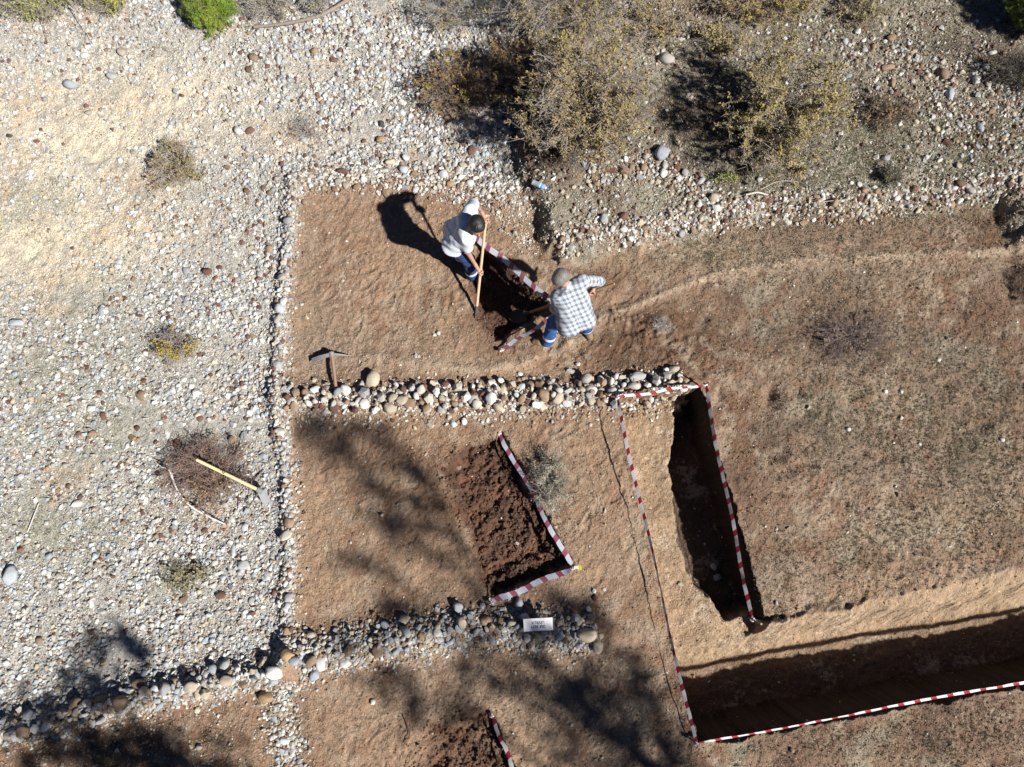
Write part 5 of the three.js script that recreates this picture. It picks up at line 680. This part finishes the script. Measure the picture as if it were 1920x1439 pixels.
{
  const a = P3(367, 862, 0.36), b = P3(486, 920, 0.17), o = thing('mattock', 'mattock with a clean pale wooden handle lying across the bare reddish bush', 'mattock', b.clone()), d = a.clone().sub(b), u = d.clone().normalize();
  part('handle', rodGeo(d, V(0, 0, 0).addScaledVector(d, -0.04), 0.02, 0.023, 0.03), wood(0.82, 0.68, 0.42), o);
  const m = new THREE.MeshStandardMaterial({ color: C(0.24, 0.245, 0.255), metalness: 0.2, roughness: 0.75 });
  const e = part('eye_ring', new THREE.CylinderGeometry(0.036, 0.034, 0.07, 16), m, o); e.quaternion.setFromUnitVectors(V(0, 1, 0), u); e.position.addScaledVector(u, -0.01);
  const bl = part('blade', bladeGeo(0.1, 0.2, 0.25, 0.012), m, o); const y = P3(498, 945, 0.06).sub(b).multiplyScalar(-1).normalize(), z = V(0.5, 1, 0.2).addScaledVector(y, -y.dot(V(0.5, 1, 0.2))).normalize(); bl.quaternion.setFromRotationMatrix(new THREE.Matrix4().makeBasis(y.clone().cross(z), y, z)); bl.position.copy(y.clone().multiplyScalar(-0.01).add(V(0.02, 0, 0)));
  const tip = P3(506, 888, 0.1).sub(b), tg = new THREE.CylinderGeometry(0.004, 0.018, tip.length(), 6); tg.translate(0, tip.length() / 2, 0); const t = part('spike', tg, m, o); t.quaternion.setFromUnitVectors(V(0, 1, 0), tip.normalize());
  const t2 = P3(466, 952, 0.08).sub(b), g2 = new THREE.CylinderGeometry(0.006, 0.014, t2.length(), 6); g2.translate(0, t2.length() / 2, 0); g2.scale(1.6, 1, 0.6); const q = part('prong', g2, m, o); q.quaternion.setFromUnitVectors(V(0, 1, 0), t2.normalize());
}
// ---------- barrier tape ----------
const tapePrint = (red, white) => { const c = document.createElement('canvas'); c.width = 512; c.height = 64; const x = c.getContext('2d'); x.fillStyle = white; x.fillRect(0, 0, 512, 64); x.fillStyle = red; for (let k = -1; k < 5; k++) { x.beginPath(); const s = k * 128; x.moveTo(s + 10, 0); x.lineTo(s + 56, 0); x.lineTo(s + 72, 64); x.lineTo(s + 26, 64); x.fill(); } const r = rng(3); for (let k = 0; k < 300; k++) { x.fillStyle = `rgba(${150 + r() * 60},${130 + r() * 50},${110 + r() * 40},${0.05 + 0.1 * r()})`; x.fillRect(r() * 512, r() * 64, 3 + r() * 20, 1 + r() * 6); } const t = new THREE.CanvasTexture(c); t.wrapS = THREE.RepeatWrapping; t.colorSpace = THREE.SRGBColorSpace; return t; };
const tapeTex = tapePrint('#9e2236', '#dcdade'), fadedTex = tapePrint('#9a5568', '#cdd0dc');
const tapeMat = new THREE.MeshPhysicalMaterial({ map: tapeTex, roughness: 0.35, side: THREE.DoubleSide, transmission: 0.12, thickness: 0 });
const fadedTape = new THREE.MeshPhysicalMaterial({ map: fadedTex, roughness: 0.35, side: THREE.DoubleSide, transmission: 0.2, thickness: 0 });
const stakeMat = mat(0.3, 0.24, 0.18, 0.85);
function tape(label, from, to, { w = 0.06, sag = 0.04, tilt0 = 0.5, tilt1 = 0.5, twist = 0, period = 0.84, phase = 0, knots = [true, true], tail, faded } = {}) {
  const o = thing('barrier_tape', label, 'tape', from.clone()), d = to.clone().sub(from), N = Math.max(24, Math.round(d.length() * 24)), dir = d.clone().normalize(), side = V(0, 1, 0).cross(dir).normalize(), pos = [], uv = [], ix = [];
  const r = rng(Math.round(from.x * 1000 + to.z * 77) & 65535), ph = r() * 9, clear = new Float32Array(N + 1);
  for (let i = 0; i <= N; i++) { const t = i / N, x = from.x + d.x * t, z = from.z + d.z * t; clear[i] = Math.max(0, hAt(x, z) + 0.05 - (from.y + d.y * t - sag * 4 * t * (1 - t))) * Math.min(1, Math.min(t, 1 - t) * 20); } for (let k = 0; k < 30; k++) for (let i = 1; i < N; i++) clear[i] = Math.max(clear[i], (clear[i - 1] + clear[i + 1]) / 2 - 0.0006);
  for (let i = 0; i <= N; i++) { // a ribbon with two skins and edges, so that it has thickness
    const t = i / N, pinch = Math.min(1, 0.35 + Math.min(t, 1 - t) * d.length() * 7), c = d.clone().multiplyScalar(t).add(V(0, clear[i] - sag * 4 * t * (1 - t), 0)).addScaledVector(side, 0.012 * Math.sin(t * 11 + ph) + 0.006 * n2(t * 30, ph)), an = lerp(tilt0, tilt1, t) + twist * Math.sin(t * 9 + ph) + 0.3 * n2(t * 14 + ph, 3), a = side.clone().multiplyScalar(Math.cos(an)).add(V(0, Math.sin(an), 0)), nn = a.clone().cross(dir).multiplyScalar(0.0008), u = (t * d.length() + phase) / period;
    for (const [s, k] of [[-1, 1], [1, 1], [1, -1], [-1, -1]]) { const q = c.clone().addScaledVector(a, s * w / 2 * pinch).addScaledVector(nn, k); pos.push(q.x, q.y, q.z); uv.push(u, s < 0 ? 0 : 1); }
  }
  for (let i = 0; i < N; i++) for (let k = 0; k < 4; k++) { const p = i * 4 + k, q = i * 4 + (k + 1) % 4; ix.push(p, p + 4, q, q, p + 4, q + 4); }
  const g = new THREE.BufferGeometry(); g.setAttribute('position', new THREE.Float32BufferAttribute(pos, 3)); g.setAttribute('uv', new THREE.Float32BufferAttribute(uv, 2)); g.setIndex(ix); g.computeVertexNormals();
  part('strip', g, faded ? fadedTape : tapeMat, o);
  const knot = (p) => { const k = new THREE.IcosahedronGeometry(0.026, 2), a = k.attributes.position; for (let i = 0; i < a.count; i++) { const f = 1 + 0.4 * n2(a.getX(i) * 60 + ph, a.getY(i) * 60 + a.getZ(i) * 40); a.setXYZ(i, a.getX(i) * f * 1.2, a.getY(i) * f * 0.7, a.getZ(i) * f); } k.computeVertexNormals(); part('knot', k, tapeMat, o).position.copy(p); };
  if (knots[0]) knot(V(0, 0, 0)); if (knots[1]) knot(d);
  if (tail) { const tg = new THREE.BoxGeometry(tail[0], 0.003, 0.035, 8, 1, 2), a = tg.attributes.position; for (let i = 0; i < a.count; i++) a.setY(i, a.getY(i) + 0.02 * Math.sin(a.getX(i) * 40)); tg.computeVertexNormals(); const q = part('loose_end', tg, tapeMat, o); q.position.copy(tail[2] ? d : V(0, 0, 0)).add(V(Math.cos(tail[1]) * tail[0] * 0.5, 0.0, -Math.sin(tail[1]) * tail[0] * 0.5)); q.rotation.y = tail[1]; }
  return o;
}
const peg = (px, py, h, label, r = 0.009, top = 0.03) => { const g = onGround(px, py); for (let k = 0; k < 4; k++) { const [x, z] = G(px, py, hAt(g.x, g.z) + h); g.set(x, hAt(x, z), z); } const o = thing('stake', label, 'stake', g.clone().add(V(0, -0.05, 0)), null), L = h + top + 0.05; const s = new THREE.CylinderGeometry(r * 0.9, r, L, 10); s.translate(0, L / 2, 0); part('shaft', s, stakeMat, o); const c = new THREE.CylinderGeometry(r * 1.25, r * 1.15, 0.014, 10); c.translate(0, L - 0.002, 0); part('head', c, stakeMat, o); return g.clone().add(V(0, h, 0)); };
const TPH = 0.24;
const A1 = peg(1157, 746, TPH, 'stake at the left upper corner of the long trench'), A2 = peg(1311, 728, 0.2, 'stake at the right upper corner of the long trench', 0.011, 0.2), A3 = peg(1412, 1163, 0.16, 'stake at the lower end of the trench on its right side', 0.011, 0.3), A4 = peg(1305, 1395, 0.1, 'stake at the bottom corner of the long trench'), A5 = P3(2330, 1208, 0.08);
tape('striped tape across the short top end of the long trench', A1, A2, { w: 0.04, tilt0: 0.6, tilt1: 0.9, sag: 0.01 });
tape('striped tape down the right side of the long trench', A2, A3, { w: 0.052, tilt0: 0.95, tilt1: 0.8, sag: 0.03, tail: [0.12, -0.2, true] });
tape('longest striped tape, down the left side of the long trench', A1, A4, { w: 0.046, tilt0: 0.8, tilt1: 1.0, sag: 0.03, twist: 0.35 });
tape('striped tape along the lower edge of the dark trench at the lower right', A4, A5, { w: 0.055, tilt0: 0.95, tilt1: 0.5, sag: 0.03, knots: [true, false] });
const B1 = peg(936, 813, 0.06, 'small stake at the top corner of the dark red pit'), B2 = peg(1074, 1066, 0.16, 'small stake at the right corner of the dark red pit', 0.011), B3 = peg(920, 1131, 0.08, 'small stake at the bottom corner of the dark red pit');
tape('striped tape along the right side of the dark red pit', B1, B2, { w: 0.062, tilt0: 0.8, tilt1: 0.3, sag: 0.02, twist: 0.3, faded: true });
tape('striped tape along the lower side of the dark red pit', B2, B3, { w: 0.075, tilt0: 0.6, tilt1: 0.2, sag: 0.02, phase: 0.1, faded: true });
const D1 = peg(888, 440, 0.12, 'small stake by the feet of the worker in white'), D2 = peg(1056, 581, 0.24, 'small stake hidden beside the plaid shirted worker'), D3 = peg(940, 657, 0.07, 'small stake at the near end of the tape left of the plaid shirted worker');
tape('striped tape running from the worker in white to the one in plaid', D1, D2, { w: 0.078, tilt0: 0.3, tilt1: 0.9, sag: 0.02, faded: true });
tape('tape running from under the plaid shirted worker to the lower left', D2, D3, { w: 0.06, tilt0: 0.35, tilt1: 0.45, sag: 0.01, twist: 0.2, faded: true });
const E1 = peg(922, 1342, 0.08, 'small stake at the top of the pit on the bottom edge');
tape('short tape at the bottom edge beside the lowest pit', E1, onGround(975, 1470, 0.12), { w: 0.062, tilt0: 0.8, tilt1: 0.4, sag: 0.02, knots: [true, false] });
{ // yellow flag on the corner stake of the pit
  const p = onGround(1084, 1063, 0.16), o = thing('marker_tag', 'small bright yellow tag at the right corner of the dark red pit', 'tag', p); const g = new THREE.BoxGeometry(0.05, 0.004, 0.06, 4, 1, 4), a = g.attributes.position; for (let i = 0; i < a.count; i++) a.setY(i, a.getY(i) + 0.01 * Math.sin(a.getX(i) * 60)); g.computeVertexNormals(); part('flap', g, mat(0.62, 0.62, 0.05, 0.6), o).rotation.y = 0.3; const c = new THREE.BoxGeometry(0.05, 0.006, 0.035); part('sleeve', c, mat(0.5, 0.52, 0.5, 0.5), o).position.set(-0.04, 0.004, -0.005);
}
{ // printed sign board, its words upside down for us
  const cv = document.createElement('canvas'); cv.width = 1024; cv.height = 384; const x = cv.getContext('2d'); x.fillStyle = '#f4f5f7'; x.fillRect(0, 0, 1024, 384); x.fillStyle = '#15161c'; x.textAlign = 'center'; x.textBaseline = 'middle'; x.font = 'bold 124px sans-serif'; x.fillText('OM 2021', 512, 128); x.fillText('LEVEL X', 512, 252);
  const t = new THREE.CanvasTexture(cv); t.colorSpace = THREE.SRGBColorSpace; const W = 0.36, D = 0.15, p = onGround(1008, 1167, 0.17), o = thing('sign_board', 'white printed sign reading OM 2021 LEVEL X, upside down on the rubble wall', 'sign', p);
  const b = new THREE.BoxGeometry(W, 0.012, D), s = new THREE.PlaneGeometry(W - 0.004, D - 0.004); s.rotateX(-Math.PI / 2); s.rotateY(Math.PI); s.translate(0, 0.0085, 0); const g = new THREE.Group(); o.rotation.set(0.04, 0.06, 0.03); part('board', b, mat(0.8, 0.81, 0.83, 0.6), o); part('print', s, new THREE.MeshStandardMaterial({ map: t, roughness: 0.55 }), o);
  const st = new THREE.BoxGeometry(0.02, 0.012, 0.13); part('prop', st, mat(0.75, 0.76, 0.78, 0.6), o).position.set(0, -0.0125, 0);
}
{ // water bottle on the stones
  const p = onGround(1012, 351, 0.055), o = thing('water_bottle', 'clear plastic water bottle with a blue label, lying on stones', 'bottle', p), R = 0.037, pr = [[0.001, -0.115], [0.026, -0.115], [R, -0.105], [R, -0.08], [R * 0.95, -0.07], [R, -0.06], [R, -0.02], [R, 0.045], [R * 0.9, 0.07], [R * 0.5, 0.098], [0.0135, 0.107], [0.0135, 0.118]];
  const lathe = (q, n = 24) => new THREE.LatheGeometry(q.map(([a, b]) => new THREE.Vector2(a, b)), n); o.rotation.set(0.06, -0.45, -Math.PI / 2 - 0.03, 'YXZ');
  part('body', lathe(pr), new THREE.MeshPhysicalMaterial({ color: C(0.9, 0.95, 1), transmission: 0.75, thickness: 0, roughness: 0.12, side: THREE.DoubleSide }), o);
  part('label', lathe([[R + 0.0008, -0.022], [R + 0.0012, -0.02], [R + 0.0012, 0.043], [R + 0.0008, 0.045]]), mat(0.1, 0.36, 0.8, 0.35), o); part('label_stripe', lathe([[R + 0.002, 0.0], [R + 0.0022, 0.001], [R + 0.0022, 0.012], [R + 0.002, 0.013]]), mat(0.62, 0.75, 0.9, 0.35), o);
  part('cap', lathe([[0.001, 0.132], [0.015, 0.131], [0.0165, 0.127], [0.0165, 0.112], [0.015, 0.11]], 20), mat(0.04, 0.16, 0.55, 0.4), o);
}
renderer.render(scene, camera);
